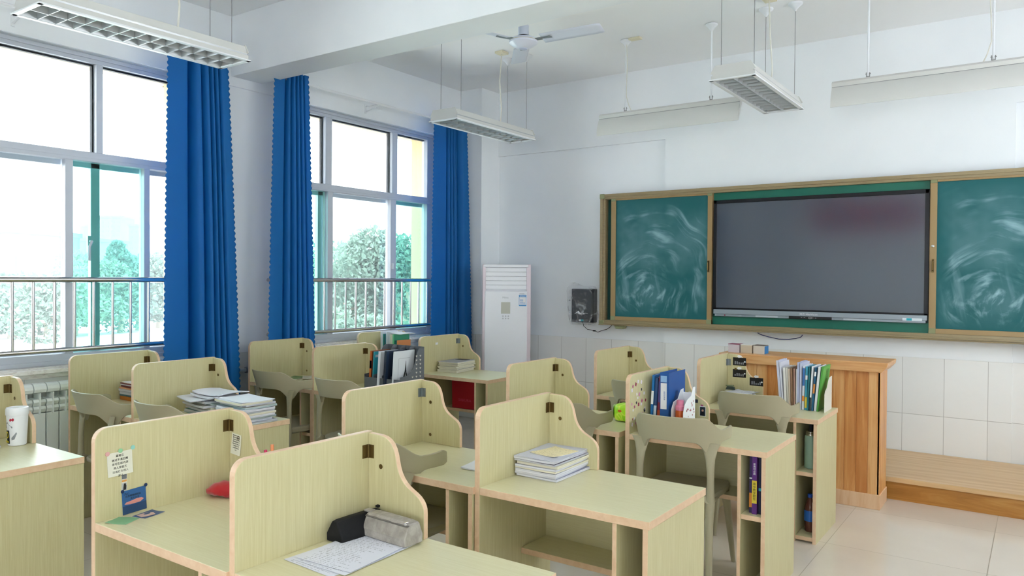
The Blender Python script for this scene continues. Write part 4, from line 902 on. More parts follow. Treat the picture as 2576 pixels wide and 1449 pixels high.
o = booklet(0.29, 0.205, 0.004, M_PAPER, M_PG1, 61, 0.006, 'exam_paper'); o.location = (-3.80, 2.74, z); o.rotation_euler = (0, 0, R(-6)); tag(o, 'white paper topping the squarer heaped pile at the desk end', 'paper')
it = [(0.285, 0.20, 0.0122, cov(c), (M_PG1, M_PGT, M_PG3, M_PG1, M_PG2)[k % 5], 'booklet', '%s booklet, %s in the sprawling heaped pile by the screen' % (nm[c], ordn[k]), (k * 4) % 9 - 4, 0, 0, 0.003) for k, c in enumerate(cols[2:10])]
_, z = pile('i', -4.115, 2.735, ZD, -6, it, 'booklets in the sprawling heaped pile', jit=0.02, seed=8)
for k, (dx, dy, r_, lab) in enumerate([(-0.05, -0.06, -16, 'loose white sheets slipping off the sprawling pile toward the chair'), (0.03, 0.0, -4, 'white sheets lying across the sprawling pile'), (0.02, 0.03, 4, 'curled white sheet on the very top of the sprawling pile')]):
    o = booklet(0.27, 0.20, 0.006, M_PAPER, M_PG1, 70 + k, 0.008 + 0.004 * k, 'exam_paper'); o.location = (-4.10 + dx, 2.735 + dy, z + 0.013 * k if k else z); o.rotation_euler = (R(0), 0, R(r_)); tag(o, lab, 'paper', 'loose sheets on the sprawling pile')
# pile on desk J
spec = [(0.026, '#c4742c', 'thick orange book'), (0.012, '#4f6f78', 'dark teal booklet'), (0.02, '#aab0bc', 'silver-grey folder'), (0.016, '#9aa1b0', 'grey folder'), (0.010, '#d79a70', 'salmon-edged book'), (0.012, '#6d3238', 'dark red book'), (0.008, '#dddcd8', 'white booklet'), (0.008, '#7b4044', 'maroon booklet')]
it = [(0.27, 0.19, th, cov(c), (cov(c) if k in (0, 1, 4, 5, 7) else M_PG3), 'book' if k in (0, 4, 5) else 'booklet', '%s, %s in the pile beside the radiator' % (n, ordn[k]), (k * 3) % 5 - 2, 0.0 + 0.01 * (k > 4), 0, 0.002) for k, (th, c, n) in enumerate(spec)]
_, z = pile('j', -4.975, 2.79, ZD, 2, it, 'books piled beside the radiator', jit=0.006, seed=10)
o = booklet(0.26, 0.19, 0.004, M_PAPER, M_PG2, 44, 0.006, 'booklet'); o.location = (-4.95, 2.79, z); o.rotation_euler = (0, 0, R(5)); tag(o, 'cream sheet on top of the pile beside the radiator', 'paper')
# desk D papers, desk O booklet, desk K cards
o = booklet(0.20, 0.28, 0.006, M_PAPER, M_PG1, 12, 0.008, 'booklet'); o.location = (-2.02, 2.76, ZD); o.rotation_euler = (0, 0, R(14)); tag(o, 'white papers lying on the bare desk beside the next side screen', 'paper')
o = booklet(0.20, 0.28, 0.010, mat('cover_navy_photo', '#4a5166', 0.5), M_PG3, 13, 0.002, 'booklet'); o.location = (-4.28, 1.52, ZD); o.rotation_euler = (0, 0, R(80)); tag(o, 'dark blue-grey magazine lying behind the white tumbler', 'booklet')
for k, (x, y, c, lab) in enumerate([(-5.06, 4.13, '#6f8f5e', 'green card on the desk below the curtain past the beam'), (-4.96, 4.20, '#d6d3c6', 'cream card on the desk below the curtain past the beam')]):
    o = booklet(0.13, 0.17, 0.004, cov(c), M_PG2, 20 + k, 0.001, 'card'); o.location = (x, y, ZD + 0.0046 * k); o.rotation_euler = (0, 0, R(20 + 30 * k)); tag(o, lab, 'card')
# desk H pile under the note
it = [(0.19, 0.265, 0.016, cov(c), M_PG1, 'booklet', '%s booklet, %s in the low pile behind the chair before the lectern' % (n, ordn[k]), k * 2, 0, 0, 0.001) for k, (c, n) in enumerate([('#c9c6bd', 'beige'), ('#dddde2', 'white'), ('#b9bec8', 'grey'), ('#e2e0d8', 'cream')])]
_, z = pile('h', -1.70, 5.13, ZD, 4, it, 'booklets in the low pile before the lectern', seed=14)
o = booklet(0.16, 0.22, 0.003, text_lines_mat('scribbled_note', '#d8dae2', '#3c4150', (0, 70, 0), 0.5), M_PG1, 15, 0.006, 'handwritten_note'); o.location = (-1.68, 5.13, z); o.rotation_euler = (0, 0, R(-12)); tag(o, 'scribbled white note on the low pile beneath the black photo cards', 'paper')
t = thing('tape_dispenser', 'small dark green correction tape case on the low pile', 'tape', (-1.765, 5.17, z + 0.012), R(10))
MB().prism([(-0.03, 0), (0.035, 0), (0.03, 0.018), (0.01, 0.026), (-0.02, 0.024)], 'y', -0.012, 0.012).build('case', mat('dark_green_case', '#2c3a34', 0.35), t, bevel=0.003)
MB().box((-0.028, -0.013, 0.024), (0.024, 0.013, 0.031)).build('cap', mat('olive_case', '#66704e', 0.35), t, bevel=0.002)
# printed sheets on desk B
for k, (x, y, r_, lab) in enumerate([(-1.722, 1.605, -3, 'lowest printed sheet under the grey pencil case'), (-1.708, 1.625, 1.5, 'middle printed sheet under the grey pencil case'), (-1.712, 1.640, 4, 'uppermost printed sheet, reaching under the grey pencil case')]):
    o = booklet(0.215, 0.305, 0.0012, M_PRINT, M_PG1, 30 + k, 0.002 if k == 2 else 0.0005, 'printed_sheet'); o.location = (x, y, ZD + 0.0021 * k); o.rotation_euler = (0, 0, R(r_)); tag(o, lab, 'paper', 'printed sheets by the pencil cases')

# pencil cases
M_BC = mat('black_fabric', '#0a0a0d', 0.8); M_GC = grain_mat('grey_faux_leather', (30, 30, 30), [(0.3, '#8d877f'), (0.5, '#a09a92'), (0.72, '#b3ada5')], 0.5, 0.25, 6)
def loft(b, secs, mi=0):
    n = len(secs[0]); o = len(b.v); vs = [p for s_ in secs for p in s_]; fs = []
    for i in range(len(secs) - 1):
        for k in range(n): fs.append((i * n + k, i * n + (k + 1) % n, (i + 1) * n + (k + 1) % n, (i + 1) * n + k))
    fs.append(tuple(range(n - 1, -1, -1))); fs.append(tuple(range(len(vs) - n, len(vs)))); b.add(vs, fs, mi)
def case_sections(L_, w, h, tw, n=10, wob=0.0015):
    out = []
    for i in range(n + 1):
        y = -L_ / 2 + L_ * i / n; e = 1 - 0.05 * abs(2 * i / n - 1) ** 8; q = wob * math.sin(i * 2.1)
        out.append([(-w / 2 * e, y, 0), (w / 2 * e, y, 0), (w / 2 * e * 1.02 + q, y, h * 0.35), (tw / 2 * e + q, y, h * 0.93 * e), (tw / 2 * 0.8 * e, y, h * e), (-tw / 2 * 0.8 * e, y, h * e), (-tw / 2 * e - q, y, h * 0.93 * e), (-w / 2 * e * 1.02 - q, y, h * 0.35)])
    return out
t = thing('pencil_case', 'black fabric pencil case leaning in the corner of the nearest screens', 'pencil case', (-1.822, 1.735, ZD), R(-3), 'pencil cases')
b = MB(); loft(b, case_sections(0.185, 0.078, 0.070, 0.030)); b.build('case_body', M_BC, t, smooth=40, bevel=0.004)
MB().box((-0.006, 0.085, 0.070), (0.006, 0.112, 0.078)).build('zip_tab', M_BC, t, bevel=0.001)
t = thing('pencil_case', 'grey faux-leather pencil case with a metal zip, on the printed sheets', 'pencil case', (-1.695, 1.768, ZD + 0.0065), R(-93), 'pencil cases')
b = MB(); loft(b, case_sections(0.195, 0.080, 0.072, 0.050)); b.build('case_body', M_GC, t, smooth=18, bevel=0.003)
b = MB().box((0.0, -0.095, 0.0665), (0.010, 0.100, 0.0695)); b.build('zip', mat('zip_grey', '#6c6863', 0.5), t, rot=(0, R(18), 0), bevel=0.001)
MB().box((0.012, 0.078, 0.066), (0.026, 0.086, 0.073)).box((0.024, 0.080, 0.040), (0.027, 0.090, 0.068)).build('zip_pull', M_CHROME, t, bevel=0.001)
MB().box((-0.012, -0.122, 0.066), (0.012, -0.092, 0.073)).build('end_loop', M_GC, t, bevel=0.002)

# ---------------------------------------------------------------- upright books
def book(th, d, h, cover, pages, lab, loc, lean=0.0, rz=0.0, group=None, spine=None, nm='book', cat='book', face=None, stext=None, sink=None):
    t = thing(nm, lab, cat, loc, rz, group); t.rotation_euler = (0, R(lean), rz)
    w = min(0.0012, th / 5)
    MB().box((-th / 2, 0, 0), (-th / 2 + w, d, h)).box((th / 2 - w, 0, 0), (th / 2, d, h)).box((-th / 2, -0.0008, 0), (th / 2, w, h)).build('cover', cover, t)
    box('pages', (-th / 2 + w, w, 0.002), (th / 2 - w, d - 0.003, h - 0.003), pages, t)
    if spine:
        for (z0, z1, m) in spine: box('spine_band', (-th / 2 - 0.0001, -0.0014, h * z0), (th / 2 + 0.0001, -0.0007, h * z1), m, t)
    if stext: text_mesh('spine_title', stext, th * 0.55, sink or M_WHITE, t, (0, -0.0016, h * 0.62), (R(90), 0, 0), 0.0002)
    if face:
        for (y0, y1, z0, z1, m) in face: box('cover_print', (th / 2, y0 * d, z0 * h), (th / 2 + 0.0006, y1 * d, z1 * h), m, t)
    return t
def vtext(s_): return '\n'.join(s_)
# row on desk H
g = 'books standing on the desk before the lectern'; x = -1.408; n_ = 0
row = [(0.016, '#c5c8da', M_PG1, 'lavender-white paper folder', 0.31, -5), (0.010, '#d9dae4', M_PG1, 'thin white folder', 0.30, -5), (0.016, '#e6e4df', M_PG1, 'white booklet', 0.265, -3), (0.012, '#dcd8ce', M_PG2, 'off-white booklet', 0.265, -3), (0.010, '#cdb9a6', M_PG2, 'beige booklet', 0.26, -2), (0.014, '#8b6a50', M_PG2, 'brown kraft booklet', 0.268, -2), (0.010, '#b08a78', M_PG2, 'reddish brown booklet', 0.262, -1), (0.008, '#e3e1de', M_PG1, 'white slim book', 0.26, 0),
       (0.014, '#aeb4cf', M_PG1, 'lavender file', 0.305, 0), (0.012, '#c3c7da', M_PG1, 'pale lavender file', 0.30, 0), (0.014, '#d6d9e2', M_PG1, 'blue-titled white book', 0.285, 1), (0.014, '#3f9bb5', M_PG1, 'light blue book', 0.28, 1), (0.010, '#1f6f78', M_PG1, 'teal book', 0.28, 2), (0.011, '#e5e6e8', M_PG1, 'white book with dark spine foot', 0.285, 3), (0.012, '#1a5c80', M_PG1, 'dark blue book', 0.28, 4), (0.016, '#e8e8ea', M_PG1, 'thick white book', 0.285, 5), (0.010, '#4f9a3f', M_PG1, 'green book', 0.29, 6)]
for k, (th, c, pg, n, h, ln) in enumerate(row):
    x += th / 2
    sp_ = None; tx = None
    if k == 10: sp_ = [(0.55, 0.95, mat('spine_blue', '#3a6fb0', 0.5)), (0.2, 0.32, mat('spine_orange', '#d98a3a', 0.5))]; tx = None
    if k == 11: sp_ = [(0.05, 0.3, mat('spine_yellow', '#d9c33e', 0.5)), (0.7, 0.8, M_WHITE)]
    if k == 13: sp_ = [(0.0, 0.3, mat('spine_dark', '#23303a', 0.5))]
    if k == 14: sp_ = [(0.4, 0.62, mat('spine_orange')), (0.8, 0.9, M_WHITE)]
    if k == 16: tx = None
    b_ = book(th - 0.0012, 0.205, h, cov(c), pg, '%s in the row before the lectern, between its neighbours' % n if False else '%s standing in the row before the lectern' % n, (x, 5.095 + 0.004 * ((k * 5) % 4), ZD), ln, 0, g, sp_,
              face=[(0.05, 0.95, 0.02, 0.98, mat('green_cover', '#5aa548', 0.5)), (0.45, 0.85, 0.70, 0.92, M_PAPER)] if k == 16 else None)
    x += th / 2 + 0.0015 + (0.001 if k > 9 else 0.0)
t = thing('book_end', 'white curved book rack end standing behind the green book', 'book rack', (-1.126, 5.07, ZD))
MB().prism([(0.0, 0.0), (0.19, 0.0), (0.19, 0.215), (0.13, 0.212), (0.10, 0.195), (0.06, 0.150), (0.02, 0.135), (0.0, 0.115)], 'x', 0.0, 0.004).build('end_plate', mat('rack_cream', '#dcd8cc', 0.4), t, bevel=0.001)
MB().box((-0.30, 0.0, 0.0), (0.0, 0.23, -0.0)).build('base_plate', M_WHITE, t) if False else None
# row on desk N
g = 'books standing under the far window'; x = -5.150
row = [(0.03, '#dfe3ee', M_PG1, 'white file box', 0.325, None), (0.012, '#2f8f8a', M_PG1, 'teal book with orange foot', 0.30, 'o'), (0.014, '#1f5f5f', M_PG1, 'dark teal book', 0.30, 'o'), (0.014, '#38808a', M_PG1, 'blue-green book', 0.30, None), (0.012, '#e7e9f0', M_PG1, 'tall white folder', 0.32, None), (0.02, '#c9cad0', M_PG1, 'grey-white booklets', 0.30, None), (0.016, '#cfd0d2', M_PG1, 'pale grey booklet', 0.30, None), (0.018, '#dcd9bd', M_PG2, 'cream booklet', 0.30, None), (0.012, '#e5e3d2', M_PG2, 'pale cream booklet', 0.298, None), (0.018, '#6ec28a', M_PG1, 'light green textbook', 0.302, 'g')]
for k, (th, c, pg, n, h, q) in enumerate(row):
    x += th / 2
    book(th - 0.001, 0.21, h, cov(c), pg, '%s standing in the row under the far window' % n, (x, 5.20, ZD), 0, 0, g,
         spine=[(0.0, 0.6, mat('foot_orange', '#d9613a', 0.5))] if q == 'o' else None,
         face=[(0.0, 1.0, 0.0, 1.0, mat('green_textbook', '#3f9a80', 0.45))] if q == 'g' else None)
    x += th / 2 + 0.001
book(0.012, 0.20, 0.245, cov('#1f7a6e'), M_PG1, 'orange-covered textbook standing against the light green one', (x + 0.009, 5.21, ZD), 0, 0, g, face=[(0.06, 1.0, 0.0, 1.0, mat('orange_textbook', '#e0905f', 0.5)), (0.3, 0.7, 0.62, 0.66, mat('orange_ink', '#c8502a', 0.5)), (0.2, 0.8, 0.50, 0.53, mat('orange_ink'))])
for k, (dx, dz, rx, lab) in enumerate([(0.0, 0.31, 6, 'white sheets lying on top of the books under the far window')]):
    o = booklet(0.16, 0.20, 0.004, M_PAPER, M_PG1, 90, 0.01, 'exam_paper'); o.location = (-4.96, 5.30, ZD + 0.305); o.rotation_euler = (0, R(3), R(8)); tag(o, lab, 'paper')
# magazine rack on desk L
M_RACK = mat('rack_grey_plastic', '#62666c', 0.45)
rk = thing('magazine_rack', 'dark grey four-slot magazine rack with heart cut-outs', 'magazine rack', (-3.945, 4.0, ZD))
def rack_panel(x):
    b = MB(); out = [(0.0, 0.0), (0.255, 0.0), (0.255, 0.325), (0.215, 0.325), (0.195, 0.315), (0.175, 0.28), (0.150, 0.20), (0.115, 0.15), (0.06, 0.125), (0.0, 0.12)]
    b.prism(out, 'x', x - 0.0015, x + 0.0015); return b
for k in range(5):
    x = -0.18 + 0.09 * k; p = rack_panel(x).build('side_panel', M_RACK, rk)
    if k in (0, 4) or True:
        h = MB()
        for i in range(5):
            for j in range(10):
                y = 0.045 + 0.042 * i; z = 0.02 + 0.03 * j
                lim = 0.11 if y < 0.06 else (0.13 if y < 0.1 else (0.18 if y < 0.14 else 0.30))
                if z > lim - 0.012 or (y < 0.215 and z > (y - 0.13) / 0.06 * 0.2 + 0.14): continue
                hp = [(0, -0.008), (0.008, 0.001), (0.0075, 0.006), (0.004, 0.007), (0, 0.003), (-0.004, 0.007), (-0.0075, 0.006), (-0.008, 0.001)]
                h.prism([(y + a, z + c) for a, c in hp], 'x', x + 0.0015, x + 0.0019)
        h.build('heart_pattern', mat('heart_gap', '#c9c6ba', 0.6), p)
    if k < 4: MB().box((x, 0.0, 0.0), (x + 0.09, 0.003, 0.10)).box((x, 0.252, 0.0), (x + 0.09, 0.255, 0.325)).box((x, 0.0, 0.0), (x + 0.09, 0.255, 0.003)).build('slot_shell', M_RACK, rk)
M_GH = mat('hexagon_green', '#1f7a34', 0.5)
b1 = book(0.018, 0.20, 0.29, cov('#8f4a22'), M_PG2, 'rust-orange textbook in the first slot of the grey rack', (-4.085, 4.01, ZD + 0.004), 4, 0, 'books in the grey magazine rack', spine=[(0.0, 1.0, mat('rust_orange', '#c0622a', 0.5)), (0.55, 0.75, mat('spine_purple', '#8a4a9a', 0.5))], face=[(0.0, 1, 0, 0.35, mat('rust_orange')), (0, 1, 0.35, 1, mat('rust_brown', '#7c3d1f', 0.5)), (0.15, 0.30, 0.86, 0.92, mat('rust_seal', '#e8a088', 0.5)), (0.35, 0.65, 0.08, 0.3, mat('seated_shape', '#5c3f2a', 0.6))])
book(0.010, 0.20, 0.285, cov('#2f8f9e'), M_PG1, 'teal booklet between the rust-orange and white books in the grey rack', (-4.058, 4.012, ZD + 0.004), 4, 0, 'books in the grey magazine rack', face=[(0, 1, 0, 1, mat('teal_booklet', '#2c94a6', 0.5)), (0.05, 0.2, 0.85, 0.92, M_PAPER)])
b3 = book(0.022, 0.205, 0.292, cov('#e4e6ec'), M_PG1, 'white workbook with a green hexagon on its cover', (-3.985, 3.995, ZD + 0.004), 4, 0, 'books in the grey magazine rack', face=[(0.30, 1.0, 0.70, 0.80, mat('ribbon_red', '#c21f45', 0.5))])
hx = MB().prism([(0.12 + 0.075 * math.cos(R(30 + 60 * k)), 0.145 + 0.058 * math.sin(R(30 + 60 * k))) for k in range(6)], 'x', 0.011, 0.0122); hx.build('green_hexagon', M_GH, b3)
text_mesh('cover_title', '高中同步', 0.030, M_WHITE, b3, (0.0122, 0.125, 0.219), (R(90), 0, R(90)))
text_mesh('cover_script', 'KSJ', 0.040, M_WHITE, b3, (0.0126, 0.12, 0.145), (R(90), 0, R(90)))
book(0.020, 0.215, 0.30, cov('#1e2a3c'), M_PG1, 'navy clip folder in the third slot of the grey rack', (-3.915, 3.985, ZD + 0.004), 4, 0, 'books in the grey magazine rack', nm='folder', cat='folder', face=[(0, 0.12, 0, 1, mat('navy_spine', '#26364e', 0.4))])
b5 = book(0.008, 0.215, 0.30, cov('#dfe2e6'), M_PG1, 'white plastic folder with a tower drawing and the letter N', (-3.838, 3.99, ZD + 0.004), 4, 0, 'books in the grey magazine rack', nm='folder', cat='folder')
tw = MB().prism([(0.105, 0.10), (0.120, 0.10), (0.128, 0.145), (0.136, 0.10), (0.150, 0.10), (0.135, 0.15), (0.1285, 0.225), (0.1265, 0.225), (0.12, 0.15)], 'x', 0.0041, 0.0046); tw.box((0.0041, 0.112, 0.125), (0.0046, 0.144, 0.129)).box((0.0041, 0.119, 0.150), (0.0046, 0.137, 0.153)); tw.build('tower_drawing', M_BLACK, b5)
text_mesh('cover_letter', 'N', 0.034, M_BLACK, b5, (0.0042, 0.085, 0.085), (R(90), 0, R(90)))
MB().box((0.0041, 0.05, 0.245), (0.0045, 0.17, 0.2465)).box((0.0041, 0.05, 0.07), (0.0045, 0.0515, 0.2465)).build('cover_outline', mat('outline_grey', '#8f949a', 0.5), b5)
# desk F books, binder, organiser
g = 'books on the stickered desk'
book(0.014, 0.20, 0.30, cov('#1f6fb0'), M_PG1, 'light blue book leaning on the stickered side screen', (-1.805, 3.96, ZD), 3, 0, g, spine=[(0.0, 0.25, mat('spine_teal', '#38a0b8', 0.5)), (0.45, 0.7, M_WHITE)])
book(0.016, 0.20, 0.285, cov('#2c4a78'), M_PG1, 'navy book beside the light blue one on the stickered desk', (-1.787, 3.965, ZD), 3, 0, g, spine=[(0.1, 0.45, mat('spine_pale', '#b9c9dc', 0.5))])
book(0.018, 0.20, 0.295, cov('#8a3145'), M_PG2, 'wine-red book next to the blue binder', (-1.766, 3.97, ZD), 3, 0, g, spine=[(0.0, 0.35, mat('spine_rust', '#c2522d', 0.5)), (0.5, 0.9, mat('spine_violet', '#5a4a86', 0.5))])
bd = thing('ring_binder', 'thick blue ring binder with a white spine label', 'binder', (-1.722, 3.955, ZD))
M_BLU = mat('binder_blue', '#1d5399', 0.4)
MB().box((-0.026, 0.0, 0.0), (-0.0235, 0.235, 0.318)).box((0.0235, 0.0, 0.0), (0.026, 0.235, 0.318)).box((-0.026, 0.0, 0.0), (0.026, 0.0025, 0.318)).build('cover', M_BLU, bd, bevel=0.001)
box('pages', (-0.02, 0.03, 0.006), (0.02, 0.225, 0.30), M_PG1, bd)
box('spine_label', (-0.022, -0.0012, 0.115), (0.014, 0.0, 0.26), M_PAPER, bd)
box('spine_label', (-0.022, -0.0012, 0.265), (0.014, 0.0, 0.30), mat('label_light_blue', '#8fb4dd', 0.5), bd)
text_mesh('spine_title', '活页文件夹', 0.010, mat('label_blue_ink', '#3a62a8', 0.5), bd, (0.0, -0.0015, 0.19), (R(90), R(90), 0))
og = thing('desk_organiser', 'white patterned desktop organiser beside the blue binder', 'organiser', (-1.635, 3.93, ZD))
MB().prism([(0, 0), (0.17, 0), (0.17, 0.22), (0.13, 0.215), (0.09, 0.17), (0.03, 0.16), (0.0, 0.12)], 'x', -0.036, -0.033).build('side_plate', M_WHITE, og, bevel=0.001)
pp = MB().prism([(0, 0), (0.17, 0), (0.17, 0.235), (0.14, 0.235), (0.11, 0.19), (0.055, 0.175), (0.02, 0.15), (0.0, 0.11)], 'x', 0.033, 0.036).build('side_plate', M_WHITE, og, bevel=0.001)
MB().box((-0.033, 0, 0), (0.033, 0.17, 0.003)).box((-0.033, 0.167, 0.003), (0.033, 0.17, 0.2)).build('tray', M_WHITE, og)
b = MB(); r_ = random.Random(5)
for k in range(26):
    y = r_.uniform(0.02, 0.155); z = r_.uniform(0.01, 0.10 + y * 0.45); q = r_.uniform(0.005, 0.010); a0 = r_.uniform(0, 3)
    b.prism([(y + q * math.cos(a0 + i * math.pi / 3) * (1.0 if i % 2 else 0.55), z + q * math.sin(a0 + i * math.pi / 3) * (1.0 if i % 2 else 0.55)) for i in range(6)], 'x', 0.0361, 0.0366)
b.build('printed_pattern', mat('pattern_rose', '#a8505c', 0.6), pp)
tb = thing('glue_bottle', 'orange cylinder bottle with a pink cap standing in the organiser', 'bottle', (-1.637, 3.975, ZD + 0.0035))
MB().lathe([(0.024, 0), (0.025, 0.003), (0.025, 0.105), (0.022, 0.115)], (0, 0, 0), 24).build('bottle_body', mat('orange_plastic', '#c2561c', 0.35), tb, smooth=40)
MB().lathe([(0.026, 0.113), (0.026, 0.135), (0.02, 0.14), (0.02, 0.165), (0.017, 0.168)], (0, 0, 0), 24).build('bottle_cap', mat('pink_plastic', '#d9809c', 0.4), tb, smooth=40)
# stickers of the stickered desk (plain shapes), photo cards, notes
def sticker(name, par, lab_mat, pts, plane, w, th=0.0006):
    return MB().prism(pts, plane, w, w + th).build(name, lab_mat, par)
dF = D['F']; r_ = random.Random(11)
scol = [mat('sticker_%d' % i, c, 0.5) for i, c in enumerate(['#e9dfe6', '#c98ba8', '#2c2b3c', '#e8e6ea', '#b0527c', '#8a3048', '#dcd6de'])]
fside = [c for c in dF.children if c.name.startswith('side_screen')][0]; fback = [c for c in dF.children if c.name.startswith('back_screen')][0]
for k in range(30):
    y = 0.035 + (k % 5) * 0.040 + r_.uniform(-0.017, 0.017); z = 0.80 + (k // 5) * 0.043 + r_.uniform(-0.018, 0.018); s_ = r_.uniform(0.007, 0.013)
    if y > 0.21: continue
    n_ = 8; a0 = r_.uniform(0, 6)
    sh = [(y + s_ * (1 if i % 2 else 0.72) * math.cos(a0 + i * 2 * math.pi / n_), z + 1.1 * s_ * (1 if i % 2 else 0.72) * math.sin(a0 + i * 2 * math.pi / n_)) for i in range(n_)]
    sticker('sticker', fside, scol[k % 7], sh, 'x', 0.0261)
for (x, z, s_, c) in ((0.085, 1.035, 0.016, 2), (0.20, 0.885, 0.014, 2), (0.235, 0.86, 0.010, 4), (0.16, 0.93, 0.010, 3)):
    sticker('sticker', fback, scol[c], [(x + s_ * math.cos(i * math.pi / 4) * (1 if i % 2 else 0.75), z + s_ * math.sin(i * math.pi / 4) * (1 if i % 2 else 0.75)) for i in range(8)], 'y', DD - 0.0208)
pc = box('portrait_card', (0.222, DD - 0.0212, 0.80), (0.258, DD - 0.0202, 0.858), M_WHITE, fback); box('portrait_picture', (0.224, DD - 0.0216, 0.803), (0.256, DD - 0.0211, 0.855), mat('portrait_dark', '#2a3440', 0.5), pc)
MB().prism([(0.228, 0.803), (0.252, 0.803), (0.250, 0.822), (0.244, 0.828), (0.236, 0.828), (0.230, 0.822)], 'y', DD - 0.0219, DD - 0.0215).build('portrait_shirt', mat('portrait_shirt', '#10141c', 0.6), pc)
MB().lathe([(0.0065, 0), (0.0065, 0.0004)], (0, 0, 0), 12).xf(Matrix.Rotation(R(90), 4, 'X')).build('portrait_face', mat('portrait_skin', '#c59a86', 0.6), pc, (0.240, DD - 0.0216, 0.834))
# photo cards of desk H
hback = [c for c in D['H'].children if c.name.startswith('back_screen')][0]
for k, (x, z) in enumerate(((0.112, 1.019), (0.112, 0.936), (0.235, 0.886))):
    if k == 2: x = 0.232
    c = box('photo_card', (x - 0.047, DD - 0.0212, z - 0.028), (x + 0.047, DD - 0.0202, z + 0.028), mat('photo_black', '#131318', 0.3), hback)
    b = MB()
    rr_ = random.Random(k)
    for q in range(5): xx = x - 0.034 + q * 0.014; hh = rr_.uniform(0.010, 0.024); b.box((xx, DD - 0.0216, z - 0.02), (xx + 0.009, DD - 0.0211, z - 0.02 + hh))
    b.build('photo_figures', mat('photo_grey', '#8a8a94' if k != 2 else '#7d6290', 0.5), c)
    MB().lathe([(0.0055, 0), (0.0055, 0.0005)], (0, 0, 0), 12).xf(Matrix.Rotation(R(90), 4, 'X')).build('photo_tack', M_WHITE, c, (x + 0.038, DD - 0.0213, z))
    sticker('cloud_sticker', c, scol[3], [(x + 0.0 + 0.016 * math.cos(a) * (1.2 if i % 2 else 0.9), z + 0.036 + 0.009 * math.sin(a) * (1.2 if i % 2 else 0.9)) for i, a in enumerate([j * math.pi / 5 for j in range(10)])], 'y', DD - 0.0222)
# small tag on desk M
mside = [c for c in D['M'].children if c.name.startswith('side_screen')][0]
box('paper_tag', (0.0262, 0.20, 0.995), (0.0268, 0.235, 1.014), M_PAPER, mside)
# notes on desk A
dA = D['A']; ax, ay = DESKS['A'][0], DESKS['A'][1]
M_ENV = mat('note_paper', '#dedccb', 0.85); M_INK = mat('ink_dark', '#33332f', 0.7)
def hang_note(lab, loc, w, h, m, tilt, lines, sz, nm='handwritten_note', facing='x'):
    t = thing(nm, lab, 'note', loc); rz = 90 if facing == 'x' else 0
    t.rotation_euler = (0, 0, R(rz))
    p = MB().grid(lambda u, v: ((u - 0.5) * w, -0.0008 - 0.003 * (1 - v) ** 3, (v - 0.5) * h), 6, 6).build('sheet', m, t, rot=(0, R(tilt), 0), solid=0.0004)
    for k, s_ in enumerate(lines):
        text_mesh('writing', s_, sz, M_INK, p, (0, -0.0016 - 0.003 * (1 - (0.5 + (h / 2 - sz * 1.3 * (k + 1.1)) / h)) ** 3, h / 2 - sz * 1.45 * (k + 1.0)), (R(90), 0, 0), 0.0001)
    return t
n1 = hang_note('cream handwritten note taped to the side screen of the nearest desk', (ax + 0.0265, 1.385, 0.944), 0.088, 0.082, M_ENV, -2, ['最难忘', '做对不满后魔', '亲可生般内洞', '两人是聪天', '没真红在借人', '家人'], 0.0095)
for k, (y, z, c) in enumerate(((1.341, 0.984, '#d9a3a0'), (1.386, 0.988, '#8fc79a'), (1.430, 0.992, '#8fc9bf'))):
    MB().lathe([(0.0078, 0), (0.0078, 0.0006)], (0, 0, 0), 20).xf(Matrix.Rotation(R(90), 4, 'Y')).build('round_tape', mat('round_tape_%d' % k, c, 0.5), n1, ()if False else (y - 1.385, -0.0020, z - 0.944), (0, 0, R(-90)))
n2 = thing('photo_strip', 'narrow black-and-white photo strip below the cream note', 'photo', (ax + 0.0265, 1.400, 0.872)); n2.rotation_euler = (0, 0, R(90))
box('strip', (-0.010, -0.001, -0.032), (0.010, -0.0002, 0.032), mat('strip_white', '#dcd8ca', 0.6), n2)
for z0, z1, c in ((0.014, 0.030, '#6d7074'), (0.004, 0.011, '#d89a50'), (-0.028, 0.0, '#aeb0ae')): box('picture', (-0.0085, -0.0014, z0), (0.0085, -0.0009, z1), mat('strip_' + c[1:], c, 0.6), n2)
MB().prism([(-0.004, -0.024), (0.006, -0.024), (0.007, -0.010), (0.003, 0.000), (-0.002, -0.004)], 'y', -0.0018, -0.0013).build('figure', mat('strip_dark', '#26262a', 0.6), n2)
n3 = thing('postcard', 'blue postcard with a pink streak pinned low on the side screen', 'postcard', (ax + 0.0265, 1.436, 0.803)); n3.rotation_euler = (0, 0, R(90))
pcd = box('card', (-0.043, -0.0015, -0.042), (0.043, -0.0002, 0.042), mat('postcard_blue', '#2f5f94', 0.5), n3, rot=(0, R(-3), 0))
box('card_sea', (-0.043, -0.0019, -0.042), (0.043, -0.0014, -0.012), mat('postcard_navy', '#27466f', 0.5), pcd)
MB().prism([(-0.036, -0.006), (-0.015, -0.010), (0.02, -0.010), (0.034, -0.002), (0.026, 0.004), (0.008, 0.005), (-0.010, 0.002), (-0.03, 0.0)], 'y', -0.0024, -0.0018).build('pink_streak', mat('streak_pink', '#d99086', 0.5), pcd)
text_mesh('writing', '凡心', 0.009, M_INK, pcd, (-0.026, -0.0022, 0.030), (R(90), 0, 0), 0.0001); text_mesh('writing', '在互增殖结起云', 0.008, M_INK, pcd, (-0.004, -0.0022, 0.020), (R(90), 0, 0), 0.0001); text_mesh('writing', '无大太吉', 0.008, M_INK, pcd, (0.002, -0.0022, 0.010), (R(90), 0, 0), 0.0001)
